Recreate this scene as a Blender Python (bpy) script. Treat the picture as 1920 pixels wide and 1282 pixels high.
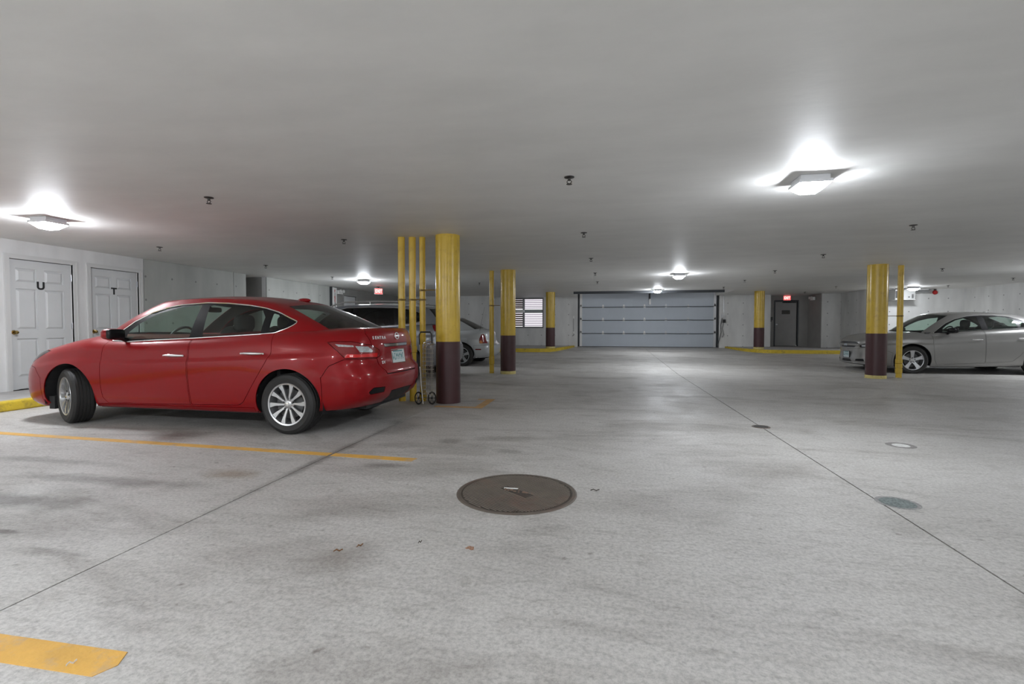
import bpy, bmesh, math, random
import numpy as np
from mathutils import Vector, Matrix

for o in list(bpy.data.objects):
    bpy.data.objects.remove(o, do_unlink=True)
SC = bpy.context.scene
COL = SC.collection
random.seed(7)

# ---------------------------------------------------------------- camera
F_PX = 920.0
PITCH = math.atan(29.0 / F_PX)
YAW = math.atan(170.0 / F_PX * math.cos(PITCH))
cam_d = bpy.data.cameras.new('camera')
cam_d.sensor_width = 36.0
cam_d.lens = F_PX / 1920.0 * 36.0
cam_d.clip_start = 0.05
cam = bpy.data.objects.new('camera', cam_d)
COL.objects.link(cam)
cam.location = (0.0, 0.0, 1.12)
cam.rotation_euler = (math.pi / 2 - PITCH, 0.0, YAW)
SC.camera = cam

# ---------------------------------------------------------------- world, exposure
world = bpy.data.worlds.new('daylight')
SC.world = world
world.use_nodes = True
bg = world.node_tree.nodes['Background']
bg.inputs[0].default_value = (0.98, 0.95, 1.0, 1)
bg.inputs[1].default_value = 1.1
SC.view_settings.view_transform = 'Standard'
SC.view_settings.look = 'None'
SC.view_settings.gamma = 1.0
SC.view_settings.use_curve_mapping = False
SC.view_settings.exposure = 0.2
LAMP = 640.0          # emission of the ceiling light lenses
H = 2.45             # ceiling height
# ---------------------------------------------------------------- materials
def nodes(m):
    m.use_nodes = True
    nt = m.node_tree
    return nt, nt.nodes, nt.links, nt.nodes['Principled BSDF']

def srgb(r, g, b):
    def f(c):
        c /= 255.0
        return c / 12.92 if c <= 0.04045 else ((c + 0.055) / 1.055) ** 2.4
    return (f(r), f(g), f(b), 1.0)

def mat(name, col, rough=0.5, metal=0.0, var=0.0, scale=8.0, bump=0.0, bscale=60.0, coat=0.0, spec=0.5,
        dirt=None, dirt_amt=0.0, dirt_scale=3.0, stretch=(1, 1, 1)):
    m = bpy.data.materials.new(name)
    nt, N, Lk, P = nodes(m)
    P.inputs['Roughness'].default_value = rough
    P.inputs['Metallic'].default_value = metal
    P.inputs['Coat Weight'].default_value = coat
    P.inputs['Coat Roughness'].default_value = 0.03
    P.inputs['Specular IOR Level'].default_value = spec
    P.inputs['Base Color'].default_value = col
    if var or bump or dirt:
        tc = N.new('ShaderNodeTexCoord')
        mp = N.new('ShaderNodeMapping')
        mp.inputs['Scale'].default_value = stretch
        Lk.new(tc.outputs['Object'], mp.inputs['Vector'])
    out = None
    if var:
        nz = N.new('ShaderNodeTexNoise'); nz.inputs['Scale'].default_value = scale
        nz.inputs['Detail'].default_value = 6; nz.inputs['Roughness'].default_value = 0.6
        Lk.new(mp.outputs[0], nz.inputs['Vector'])
        cr = N.new('ShaderNodeValToRGB')
        cr.color_ramp.elements[0].position = 0.3; cr.color_ramp.elements[1].position = 0.7
        a = tuple(max(0, c * (1 - var)) for c in col[:3]) + (1,)
        b = tuple(min(1, c * (1 + var)) for c in col[:3]) + (1,)
        cr.color_ramp.elements[0].color = a; cr.color_ramp.elements[1].color = b
        Lk.new(nz.outputs['Fac'], cr.inputs['Fac'])
        out = cr.outputs['Color']
    if dirt:
        n2 = N.new('ShaderNodeTexNoise'); n2.inputs['Scale'].default_value = dirt_scale
        n2.inputs['Detail'].default_value = 8; n2.inputs['Roughness'].default_value = 0.68
        Lk.new(mp.outputs[0], n2.inputs['Vector'])
        r2 = N.new('ShaderNodeValToRGB')
        r2.color_ramp.elements[0].position = 0.52; r2.color_ramp.elements[1].position = 0.72
        r2.color_ramp.elements[0].color = (0, 0, 0, 1)
        r2.color_ramp.elements[1].color = (dirt_amt, dirt_amt, dirt_amt, 1)
        Lk.new(n2.outputs['Fac'], r2.inputs['Fac'])
        mx = N.new('ShaderNodeMix'); mx.data_type = 'RGBA'
        Lk.new(r2.outputs['Color'], mx.inputs[0])
        if out: Lk.new(out, mx.inputs[6])
        else: mx.inputs[6].default_value = col
        mx.inputs[7].default_value = dirt
        out = mx.outputs[2]
    if out:
        Lk.new(out, P.inputs['Base Color'])
    if bump:
        n3 = N.new('ShaderNodeTexNoise'); n3.inputs['Scale'].default_value = bscale
        n3.inputs['Detail'].default_value = 4
        Lk.new(mp.outputs[0], n3.inputs['Vector'])
        bp = N.new('ShaderNodeBump'); bp.inputs['Strength'].default_value = bump
        bp.inputs['Distance'].default_value = 0.01
        Lk.new(n3.outputs['Fac'], bp.inputs['Height'])
        Lk.new(bp.outputs[0], P.inputs['Normal'])
    return m

def emit(name, col, s):
    m = bpy.data.materials.new(name)
    nt, N, Lk, P = nodes(m)
    P.inputs['Base Color'].default_value = col
    P.inputs['Emission Color'].default_value = col
    P.inputs['Emission Strength'].default_value = s
    return m

def glass_mat(name, tint, refl=1.0, rough=0.0):
    m = bpy.data.materials.new(name)
    m.use_nodes = True
    nt = m.node_tree; N = nt.nodes; Lk = nt.links
    N.remove(N['Principled BSDF'])
    o = N['Material Output']
    t = N.new('ShaderNodeBsdfTransparent'); t.inputs[0].default_value = tint
    g = N.new('ShaderNodeBsdfGlossy'); g.inputs['Roughness'].default_value = rough
    g.inputs[0].default_value = (refl, refl, refl, 1)
    lw = N.new('ShaderNodeLayerWeight'); lw.inputs[0].default_value = 0.5
    pw = N.new('ShaderNodeMath'); pw.operation = 'POWER'; pw.inputs[1].default_value = 5.0
    ma = N.new('ShaderNodeMath'); ma.operation = 'MULTIPLY_ADD'; ma.inputs[1].default_value = 0.9; ma.inputs[2].default_value = 0.05
    Lk.new(lw.outputs['Facing'], pw.inputs[0]); Lk.new(pw.outputs[0], ma.inputs[0])
    mx = N.new('ShaderNodeMixShader')
    Lk.new(ma.outputs[0], mx.inputs[0]); Lk.new(t.outputs[0], mx.inputs[1]); Lk.new(g.outputs[0], mx.inputs[2])
    Lk.new(mx.outputs[0], o.inputs[0])
    return m

# ---------------------------------------------------------------- mesh building
class MB:
    """collects geometry and links it as one mesh object"""
    def __init__(s):
        s.v = []; s.f = []
    def add(s, vs, fs):
        o = len(s.v)
        s.v += [tuple(p) for p in vs]
        s.f += [tuple(i + o for i in f) for f in fs]
        return s
    def box(s, x0, y0, z0, x1, y1, z1):
        return s.add([(x0, y0, z0), (x1, y0, z0), (x1, y1, z0), (x0, y1, z0),
                      (x0, y0, z1), (x1, y0, z1), (x1, y1, z1), (x0, y1, z1)],
                     [(0, 3, 2, 1), (4, 5, 6, 7), (0, 1, 5, 4), (1, 2, 6, 5), (2, 3, 7, 6), (3, 0, 4, 7)])
    def cbox(s, c, d):
        return s.box(c[0] - d[0] / 2, c[1] - d[1] / 2, c[2] - d[2] / 2, c[0] + d[0] / 2, c[1] + d[1] / 2, c[2] + d[2] / 2)
    def prism(s, poly, axis, a, b):
        """closed polygon (2 coords) swept along axis from a to b"""
        n = len(poly)
        def P(q, h):
            if axis == 'x': return (h, q[0], q[1])
            if axis == 'y': return (q[0], h, q[1])
            return (q[0], q[1], h)
        ar = sum(poly[i][0] * poly[(i + 1) % n][1] - poly[(i + 1) % n][0] * poly[i][1] for i in range(n))
        if (ar < 0) != (axis == 'y'): poly = poly[::-1]
        if a > b: a, b = b, a
        vs = [P(q, a) for q in poly] + [P(q, b) for q in poly]
        fs = [tuple(range(n))[::-1], tuple(range(n, 2 * n))]
        fs += [(i, (i + 1) % n, n + (i + 1) % n, n + i) for i in range(n)]
        return s.add(vs, fs)
    def lathe(s, prof, segs=32, axis='z', c=(0, 0, 0), cap=True):
        """profile of (r, h) turned about axis through c"""
        vs = []; fs = []; n = len(prof)
        for k in range(segs):
            a = 2 * math.pi * k / segs
            for r, h in prof:
                p = (r * math.cos(a), r * math.sin(a), h)
                if axis == 'x': p = (p[2], p[0], p[1])
                elif axis == 'y': p = (p[1], p[2], p[0])
                vs.append((p[0] + c[0], p[1] + c[1], p[2] + c[2]))
        for k in range(segs):
            k2 = (k + 1) % segs
            for i in range(n - 1):
                fs.append((k * n + i, k2 * n + i, k2 * n + i + 1, k * n + i + 1))
        if cap:
            if prof[0][0] > 1e-6: fs.append(tuple(k * n for k in range(segs))[::-1])
            if prof[-1][0] > 1e-6: fs.append(tuple(k * n + n - 1 for k in range(segs)))
        return s.add(vs, fs)
    def cyl(s, p, q, r, segs=16, r2=None):
        return s.tube([p, q], r, segs, r2)
    def tube(s, pts, r, segs=10, r2=None, closed=False):
        pts = [Vector(p) for p in pts]; n = len(pts)
        vs = []; fs = []; up = None
        for i, p in enumerate(pts):
            if closed: t = (pts[(i + 1) % n] - pts[i - 1])
            else: t = pts[min(i + 1, n - 1)] - pts[max(i - 1, 0)]
            if t.length < 1e-9: t = Vector((0, 0, 1))
            t.normalize()
            if up is None:
                up = Vector((0, 0, 1)) if abs(t.z) < 0.9 else Vector((1, 0, 0))
            a = t.cross(up)
            if a.length < 1e-6: a = t.orthogonal()
            a.normalize(); b = a.cross(t).normalized(); up = b
            rr = r if r2 is None else r + (r2 - r) * i / max(1, n - 1)
            for k in range(segs):
                w = 2 * math.pi * k / segs
                vs.append(p + a * (rr * math.cos(w)) + b * (rr * math.sin(w)))
        m = n if closed else n - 1
        for i in range(m):
            j = (i + 1) % n
            for k in range(segs):
                k2 = (k + 1) % segs
                fs.append((i * segs + k, i * segs + k2, j * segs + k2, j * segs + k))
        if not closed:
            fs.append(tuple(range(segs))[::-1]); fs.append(tuple((n - 1) * segs + k for k in range(segs)))
        return s.add(vs, fs)
    def build(s, name, material, parent=None, smooth=False, angle=35, bevel=0.0, loc=None):
        me = bpy.data.meshes.new(name)
        me.from_pydata([tuple(p) for p in s.v], [], s.f)
        me.update()
        bm = bmesh.new(); bm.from_mesh(me)
        bmesh.ops.recalc_face_normals(bm, faces=bm.faces[:])
        bm.to_mesh(me); bm.free()
        if material is not None: me.materials.append(material)
        o = bpy.data.objects.new(name, me)
        COL.objects.link(o)
        if parent is not None: o.parent = parent
        if loc is not None: o.location = loc
        if smooth:
            me.shade_smooth(); me.set_sharp_from_angle(angle=math.radians(angle))
        if bevel:
            b = o.modifiers.new('bevel', 'BEVEL'); b.width = bevel; b.segments = 2; b.limit_method = 'ANGLE'
        return o

def thing(name, label, cat, loc=(0, 0, 0), rz=0.0, group=None):
    o = bpy.data.objects.new(name, None)
    o.empty_display_size = 0.1
    COL.objects.link(o); o.location = loc; o.rotation_euler = (0, 0, rz)
    return tag(o, label, cat, group)

def tag(o, label=None, cat=None, group=None, kind=None):
    if label: o['label'] = label
    if cat: o['category'] = cat
    if group: o['group'] = group
    if kind: o['kind'] = kind
    return o

def struct(o, label=None):
    o['kind'] = 'structure'
    if label: o['label'] = label
    return o

def copy_tree(o, parent=None):
    c = o.copy(); COL.objects.link(c)
    if parent is not None: c.parent = parent
    for ch in list(o.children):
        copy_tree(ch, c)
    return c

def text_mesh(name, body, size, material, parent, mtx, depth=0.002, ax='CENTER', stretch=1.0, bold=0.0):
    cu = bpy.data.curves.new(name, 'FONT')
    cu.body = body; cu.size = size; cu.extrude = depth / 2; cu.align_x = ax; cu.align_y = 'CENTER'
    cu.offset = bold
    ob = bpy.data.objects.new(name + '_tmp', cu)
    COL.objects.link(ob)
    dg = bpy.context.evaluated_depsgraph_get()
    me = bpy.data.meshes.new_from_object(ob.evaluated_get(dg))
    bpy.data.objects.remove(ob, do_unlink=True); bpy.data.curves.remove(cu)
    me.transform(Matrix.Diagonal((stretch, 1, 1, 1)))
    me.transform(mtx)
    me.materials.clear(); me.materials.append(material)
    o = bpy.data.objects.new(name, me); COL.objects.link(o)
    if parent is not None: o.parent = parent
    return o

def basis(origin, right, up):
    r = Vector(right).normalized(); u = Vector(up).normalized(); n = r.cross(u)
    return Matrix(((r.x, u.x, n.x, origin[0]), (r.y, u.y, n.y, origin[1]), (r.z, u.z, n.z, origin[2]), (0, 0, 0, 1)))

def floor_z(y):
    return max(0.0, (y - 12.0) * 0.021)
# ---------------------------------------------------------------- surface materials
FLOOR_PATCHES = [(-3.75, 2.50, .60, .16, (.46, .45, .44, 1)), (-3.5, 2.95, .9, .12, (.62, .61, .60, 1)), (-3.2, 2.1, .12, .03, (.45, .44, .43, 1)), (-4.6, 3.3, .9, .10, (.68, .67, .66, 1)), (-2.75, 3.25, .30, .14, (.74, .66, .58, 1)),
          (-1.72, 3.68, .22, .10, (.62, .61, .60, 1)), (-1.45, 4.6, .16, .12, (.66, .65, .64, 1)), (-.85, 4.3, .16, .10, (.68, .67, .66, 1)),
          (-2.2, 5.2, .28, .55, (.70, .69, .68, 1)), (-2.33, 3.9, .07, 1.6, (.62, .61, .60, 1)), (-4.3, 4.35, .5, .2, (.62, .60, .58, 1)),  # last entry: darker patch along the near side of the red sedan
          (7.2, 7.6, .4, .3, (.66, .58, .52, 1)), (-2.7, 1.95, .25, .06, (.7, .69, .68, 1)), (-4.0, 5.3, 1.6, .8, (.72, .71, .70, 1))]  # last entry: broad darker patch under the red sedan
def floor_material():
    m = bpy.data.materials.new('floor_concrete')
    nt, N, Lk, P = nodes(m)
    tc = N.new('ShaderNodeTexCoord')
    def noise(scale, detail, rough, st=(1, 1, 1), dist=0.0):
        mp = N.new('ShaderNodeMapping'); mp.inputs['Scale'].default_value = st
        Lk.new(tc.outputs['Object'], mp.inputs['Vector'])
        n = N.new('ShaderNodeTexNoise'); n.inputs['Scale'].default_value = scale
        n.inputs['Detail'].default_value = detail; n.inputs['Roughness'].default_value = rough
        n.inputs['Distortion'].default_value = dist
        Lk.new(mp.outputs[0], n.inputs['Vector'])
        return n.outputs['Fac']
    def ramp(sock, p0, c0, p1, c1):
        r = N.new('ShaderNodeValToRGB')
        r.color_ramp.elements[0].position = p0; r.color_ramp.elements[1].position = p1
        r.color_ramp.elements[0].color = c0; r.color_ramp.elements[1].color = c1
        Lk.new(sock, r.inputs['Fac'])
        return r.outputs['Color']
    def mul(a, b, fac=1.0):
        x = N.new('ShaderNodeMix'); x.data_type = 'RGBA'; x.blend_type = 'MULTIPLY'
        x.inputs[0].default_value = fac
        Lk.new(a, x.inputs[6]); Lk.new(b, x.inputs[7])
        return x.outputs[2]
    base = ramp(noise(1.1, 7, 0.62, dist=0.4), 0.25, (0.47, 0.455, 0.43, 1), 0.75, (0.60, 0.585, 0.56, 1))
    # fine mottling
    c = mul(base, ramp(noise(48, 6, 0.8), 0.34, (0.60, 0.60, 0.60, 1), 0.58, (1, 1, 1, 1)))
    # brushed scratches, roughly along the driving lane
    c = mul(c, ramp(noise(5.0, 8, 0.74, (1.0, 2.6, 1), 0.9), 0.34, (0.80, 0.79, 0.78, 1), 0.50, (1, 1, 1, 1)))
    # grey spots
    c = mul(c, ramp(noise(13, 3, 0.5), 0.67, (1, 1, 1, 1), 0.76, (0.62, 0.60, 0.58, 1)))
    # broad tyre and oil staining
    c = mul(c, ramp(noise(0.55, 5, 0.6, (1.0, 2.6, 1), 0.8), 0.50, (1, 1, 1, 1), 0.72, (0.62, 0.60, 0.58, 1)))
    # stains (tyre smears, oil, rust) and darker patches at the red sedan
    sep = N.new('ShaderNodeSeparateXYZ'); Lk.new(tc.outputs['Object'], sep.inputs[0])
    wob = noise(3.2, 6, 0.7)
    def M(op, *a):
        q = N.new('ShaderNodeMath'); q.operation = op
        for i, v in enumerate(a):
            if hasattr(v, 'is_linked'): Lk.new(v, q.inputs[i])
            else: q.inputs[i].default_value = v
        return q.outputs[0]
    for (sx, sy, rx, ry, col) in FLOOR_PATCHES:
        u = M('DIVIDE', M('SUBTRACT', sep.outputs[0], sx), rx); v = M('DIVIDE', M('SUBTRACT', sep.outputs[1], sy), ry)
        d = M('SQRT', M('ADD', M('MULTIPLY', u, u), M('MULTIPLY', v, v)))
        f = M('ADD', d, M('MULTIPLY', M('SUBTRACT', wob, 0.5), 1.6))
        c = mul(c, ramp(f, 0.35, col, 1.0, (1, 1, 1, 1)))
    Lk.new(c, P.inputs['Base Color'])
    rr = N.new('ShaderNodeMapRange'); rr.inputs[1].default_value = 0.3; rr.inputs[2].default_value = 0.7
    rr.inputs[3].default_value = 0.42; rr.inputs[4].default_value = 0.68
    Lk.new(noise(2.0, 5, 0.6), rr.inputs[0]); Lk.new(rr.outputs[0], P.inputs['Roughness'])
    bp = N.new('ShaderNodeBump'); bp.inputs['Strength'].default_value = 0.25; bp.inputs['Distance'].default_value = 0.004
    Lk.new(noise(90, 5, 0.7), bp.inputs['Height']); Lk.new(bp.outputs[0], P.inputs['Normal'])
    return m

def wall_material(name, col, along, ties=True):
    """painted cast concrete, tie holes on a 0.6 m grid; along is the horizontal axis of the wall"""
    m = bpy.data.materials.new(name)
    nt, N, Lk, P = nodes(m)
    tc = N.new('ShaderNodeTexCoord')
    n = N.new('ShaderNodeTexNoise'); n.inputs['Scale'].default_value = 1.6; n.inputs['Detail'].default_value = 7
    mp = N.new('ShaderNodeMapping'); mp.inputs['Scale'].default_value = (1.6, 1.6, 0.5)
    Lk.new(tc.outputs['Object'], mp.inputs[0]); Lk.new(mp.outputs[0], n.inputs['Vector'])
    r = N.new('ShaderNodeValToRGB')
    r.color_ramp.elements[0].position = 0.3; r.color_ramp.elements[1].position = 0.68
    r.color_ramp.elements[0].color = tuple(c * 0.86 for c in col[:3]) + (1,)
    r.color_ramp.elements[1].color = tuple(min(1, c * 1.08) for c in col[:3]) + (1,)
    Lk.new(n.outputs['Fac'], r.inputs['Fac'])
    out = r.outputs['Color']
    if ties:
        sep = N.new('ShaderNodeSeparateXYZ'); Lk.new(tc.outputs['Object'], sep.inputs[0])
        def M(op, a, b=None):
            q = N.new('ShaderNodeMath'); q.operation = op
            if hasattr(a, 'is_linked'): Lk.new(a, q.inputs[0])
            else: q.inputs[0].default_value = a
            if b is not None:
                if hasattr(b, 'is_linked'): Lk.new(b, q.inputs[1])
                else: q.inputs[1].default_value = b
            return q.outputs[0]
        def cell(s, st, off):
            a = M('FRACT', M('DIVIDE', M('ADD', s, off), st))
            return M('MULTIPLY', M('SUBTRACT', a, 0.5), st)
        u = cell(sep.outputs[0 if along == 'x' else 1], 0.61, 20.1)
        v = cell(sep.outputs[2], 0.46, 20.2)
        d = M('SQRT', M('ADD', M('MULTIPLY', u, u), M('MULTIPLY', v, v)))
        hole = M('LESS_THAN', d, 0.022)
        mx = N.new('ShaderNodeMix'); mx.data_type = 'RGBA'
        Lk.new(M('MULTIPLY', hole, 0.75), mx.inputs[0]); Lk.new(out, mx.inputs[6])
        mx.inputs[7].default_value = (0.16, 0.16, 0.155, 1)
        out = mx.outputs[2]
    Lk.new(out, P.inputs['Base Color'])
    P.inputs['Roughness'].default_value = 0.72
    n3 = N.new('ShaderNodeTexNoise'); n3.inputs['Scale'].default_value = 22
    n3.inputs['Detail'].default_value = 6
    Lk.new(tc.outputs['Object'], n3.inputs['Vector'])
    bp = N.new('ShaderNodeBump'); bp.inputs['Strength'].default_value = 0.12; bp.inputs['Distance'].default_value = 0.02
    Lk.new(n3.outputs['Fac'], bp.inputs['Height']); Lk.new(bp.outputs[0], P.inputs['Normal'])
    return m

M_FLOOR = floor_material()
M_JOINT = mat('joint_dark', (0.035, 0.033, 0.03, 1), 0.9)
M_CEIL = mat('ceiling_plaster', (0.78, 0.775, 0.755, 1), 0.55, var=0.05, scale=1.1, bump=0.1, bscale=9, stretch=(1, 2.2, 1))
M_WALLX = wall_material('wall_concrete_x', (0.70, 0.70, 0.685, 1), 'x')
M_WALLY = wall_material('wall_concrete_y', (0.62, 0.62, 0.605, 1), 'y')
M_WALLP = wall_material('wall_panel_concrete', (0.42, 0.43, 0.405, 1), 'y')
M_DRY = wall_material('wall_drywall', (0.70, 0.70, 0.695, 1), 'y', ties=False)
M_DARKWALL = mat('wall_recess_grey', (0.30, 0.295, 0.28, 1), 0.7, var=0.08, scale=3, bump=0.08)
M_YEL = mat('paint_yellow', srgb(205, 172, 62), 0.27, var=0.06, scale=5, bump=0.03, bscale=25,
            dirt=srgb(130, 100, 40), dirt_amt=0.35, dirt_scale=7)
M_MAR = mat('paint_maroon', srgb(66, 36, 38), 0.42, var=0.08, scale=6, bump=0.05, bscale=25)
M_CURB = mat('curb_yellow', srgb(205, 178, 52), 0.6, var=0.12, scale=6, bump=0.25, bscale=40,
             dirt=srgb(120, 105, 60), dirt_amt=0.7, dirt_scale=7)
M_CREAM = mat('paint_cream', srgb(205, 190, 120), 0.5, var=0.1, scale=9, dirt=srgb(120, 95, 50), dirt_amt=0.7, dirt_scale=12)
M_WALK = mat('walk_concrete', (0.42, 0.41, 0.40, 1), 0.7, var=0.15, scale=4, bump=0.15)
M_WHITE = mat('paint_white', (0.62, 0.63, 0.63, 1), 0.42, var=0.03, scale=3)
M_TRIM = mat('trim_white', (0.60, 0.60, 0.59, 1), 0.45)
M_BRASS = mat('brass', (0.55, 0.38, 0.13, 1), 0.22, 1.0)
M_STEEL = mat('galvanised_steel', (0.55, 0.56, 0.58, 1), 0.35, 1.0)
M_DKSTEEL = mat('dark_steel', (0.045, 0.05, 0.055, 1), 0.5, 0.3)
M_BLACK = mat('black_plastic', (0.012, 0.012, 0.013, 1), 0.42)
M_SECTION = mat('door_section_grey', srgb(182, 190, 198), 0.5, var=0.03, scale=2)
M_OFFW = mat('enamel_offwhite', (0.78, 0.78, 0.76, 1), 0.4)
M_GREYD = mat('door_grey', (0.30, 0.295, 0.285, 1), 0.45, var=0.06, scale=4)
M_RED = mat('paint_red', (0.42, 0.02, 0.02, 1), 0.4)
M_INK = mat('ink_black', (0.008, 0.008, 0.008, 1), 0.5)

# ---------------------------------------------------------------- floor slabs with open joints
XL, XRW, YF = -8.9, 12.4, -12.0
floor = MB()
ys = [YF, 12.0, 23.6]
floor.add([(XL - 1.6, YF, -0.03), (XRW + .3, YF, -0.03), (XRW + .3, 12, -0.03), (XL - 1.6, 12, -0.03),
           (XRW + .3, 23.8, floor_z(23.8) - .03), (XL - 1.6, 23.8, floor_z(23.8) - .03)],
          [(0, 1, 2, 3), (3, 2, 4, 5)])
FLOOR = struct(floor.build('floor', M_JOINT), 'grey concrete garage floor with straight joints')
g = 0.005
for a, b in [(XL - 1.5, -2.33), (-2.33, 1.745), (1.745, 5.93), (5.93, XRW + .2)]:
    mb = MB(); n = 0
    yy = [YF, 12.0, 23.7]
    vs = []; fs = []
    for y in yy:
        z = floor_z(y)
        vs += [(a + g, y, z), (b - g, y, z), (b - g, y, z - .028), (a + g, y, z - .028)]
    for i in range(2):
        o = i * 4
        fs += [(o, o + 1, o + 5, o + 4), (o + 1, o + 2, o + 6, o + 5), (o + 3, o, o + 4, o + 7), (o + 2, o + 3, o + 7, o + 6)]
    fs += [(0, 3, 2, 1), (8, 9, 10, 11)]
    mb.add(vs, fs)
    mb.build('slab', M_FLOOR, FLOOR)

# ---------------------------------------------------------------- ceiling with the pocket above the garage door
PX0, PX1, PY0 = -1.12, 4.75, 18.9
c = MB()
c.box(XL - 1.4, YF - .2, H, XRW + .3, PY0, H + .25)
c.box(XL - 1.4, PY0, H, PX0, 24, H + .25)
c.box(PX1, PY0, H, XRW + .3, 24, H + .25)
c.box(PX0, PY0, 2.95, PX1, 24, 3.1)
struct(c.build('ceiling', M_CEIL), 'low smooth off-white concrete ceiling')
tr = MB().box(PX0 + .02, PY0 - .02, H - .09, PX1 - .42, PY0 + .06, H)
struct(tr.build('trim_1', M_DKSTEEL), 'dark steel header across the ceiling in front of the garage door')

# ---------------------------------------------------------------- left wall
DU = (5.985, 6.905); DT = (7.195, 8.115); DB = (15.81, 16.72); DH = 2.165
SW = 0.13           # sidewalk height
wl = MB()
for a, b in [(YF, DU[0]), (DU[1], DT[0]), (DT[1], 8.22)]:
    wl.box(XL - .15, a, 0, XL, b, H)
for d in (DU, DT):
    wl.box(XL - .15, d[0], DH, XL, d[1], H)
wl.box(XL - .15, 8.22, 0, XL - .03, 11.05, H)
wl.box(XL - .15, 11.83, 0, XL - .03, DB[0], H + .0)
wl.box(XL - .15, DB[0], 2.2, XL - .03, DB[1], H)
wl.box(XL - .15, DB[1], 0, XL - .03, 20.9, H)
WL = struct(wl.build('wall_left', M_DRY), 'white left wall with two storage doors and cast concrete panels')
for a, b in [(8.23, 10.62), (10.63, 11.05), (11.83, 14.28), (14.29, 14.93)]:
    MB().box(XL - .03, a, 0.0, XL, b, H - .002).build('wall_panel', M_WALLP, WL, bevel=0.004)
for a, b in [(15.24, DB[0] - .06), (DB[1] + .06, 20.8)]:
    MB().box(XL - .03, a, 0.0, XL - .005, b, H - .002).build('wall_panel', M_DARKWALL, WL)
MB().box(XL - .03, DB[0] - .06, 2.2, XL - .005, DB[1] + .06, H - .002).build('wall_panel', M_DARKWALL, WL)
rc = MB()
rc.box(-10.3, 5.7, 0, -10.25, 8.4, H); rc.box(-10.25, 5.7, 0, XL - .15, 5.75, H); rc.box(-10.25, 8.35, 0, XL - .15, 8.4, H); rc.box(-10.3, 15.6, 0, -10.25, 17, H); rc.box(-10.25, 15.6, 0, XL - .15, 15.65, H); rc.box(-10.25, 16.95, 0, XL - .15, 17, H)  # unseen closets behind the doors, added to block daylight leaking under them
rc.box(-10.2, 11.83, 0, XL - .15, 11.95, H); rc.box(-10.2, 10.9, 0, XL - .15, 11.02, H); rc.box(-10.3, 10.9, 0, -10.2, 11.95, H)
struct(rc.build('wall_recess_backing', M_DARKWALL), 'dark recess in the concrete left wall, with added unseen walls behind the doors')

# ---------------------------------------------------------------- far walls
wb = MB()
wb.box(XL, 20.8, 0, -4.9, 21.0, H)
struct(wb.build('wall_back_left', M_WALLX), 'cast concrete far wall behind the white sedan')
WINX = (-4.46, -2.62); WINZ = (1.05, 2.42)
ww = MB()
ww.box(-5.1, 21.0, 0, -4.9, 22.2, H)
ww.box(-4.9, 22.0, 0, WINX[0], 22.2, H)
ww.box(WINX[0], 22.0, 0, WINX[1], 22.2, WINZ[0])
ww.box(WINX[0], 22.0, WINZ[1], WINX[1], 22.2, H)
ww.box(WINX[1], 22.0, 0, -1.14, 22.2, H)
ww.box(-1.14, 22.0, 0, -1.1, 22.5, 3.0)
struct(ww.build('wall_back_window', M_WALLX), 'cast concrete far wall with a louvred window')
wd = MB()
wd.box(-1.1, 22.42, 0, 4.9, 22.6, 3.0)
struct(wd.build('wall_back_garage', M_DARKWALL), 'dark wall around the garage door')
wr = MB()
wr.box(4.88, 22.15, 0, 6.9, 22.6, 3.0)
struct(wr.build('wall_back_centre', M_WALLX), 'cast concrete far wall right of the garage door')
EXD = (7.33, 8.2)
we = MB()
we.box(6.9, 22.95, 0, EXD[0], 23.15, H); we.box(EXD[1], 22.95, 0, 8.65, 23.15, H)
we.box(EXD[0], 22.95, 2.2, EXD[1], 23.15, H); we.box(6.86, 22.6, 0, 6.9, 23.15, H)
we.box(6.9, 23.6, 0, 8.65, 23.65, H); we.box(6.86, 23.15, 0, 6.9, 23.6, H); we.box(8.65, 23.15, 0, 8.7, 23.6, H)  # unseen box behind the exit door, added to keep daylight out
we.box(8.63, 21.7, 0, 8.66, 22.95, H)
struct(we.build('wall_exit_recess_backing', M_DARKWALL), 'shaded grey recess around the exit door, with added unseen backing walls')
w3 = MB().box(8.66, 21.7, 0, 9.5, 21.9, H)
struct(w3.build('wall_back_right', M_WALLX), 'pale cast concrete wall right of the exit recess')
w4 = MB().box(9.35, 19.9, 0, 9.5, 21.7, H)
struct(w4.build('wall_return', M_WALLY), 'short return of pale concrete wall')
w5 = MB().box(9.35, 19.75, 0, XRW + .15, 19.9, H)
struct(w5.build('wall_back_heater', M_WALLX), 'pale concrete wall behind the silver sedan')
w6 = MB().box(XRW, YF, 0, XRW + .15, 19.75, H)
struct(w6.build('wall_right', M_WALLY), 'long pale concrete right wall')
w7 = MB().box(XL - .15, YF - .15, 0, XRW + .15, YF, H)
struct(w7.build('wall_front', M_WALLX), 'pale concrete wall at the near end')

# ---------------------------------------------------------------- sidewalks and curbs
def walk(name, poly, z0, z1, label):
    return struct(MB().prism(poly, 'z', z0, z1).build(name, M_WALK, bevel=0.01), label)
walk('sidewalk', [(XL, YF), (-7.86, YF), (-7.86, 14.6), (XL, 14.6)], 0, SW, 'raised concrete walk along the storage doors')
def curb(poly, z0, z1, label):
    o = MB().prism(poly, 'z', z0, z1).build('curb', M_CURB, bevel=0.02)
    return tag(o, label, 'curb')
curb([(-7.86, YF), (-7.70, YF), (-7.70, 14.6), (-7.86, 14.6)], 0, SW + .002, 'long yellow curb in front of the lettered storage doors')

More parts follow.
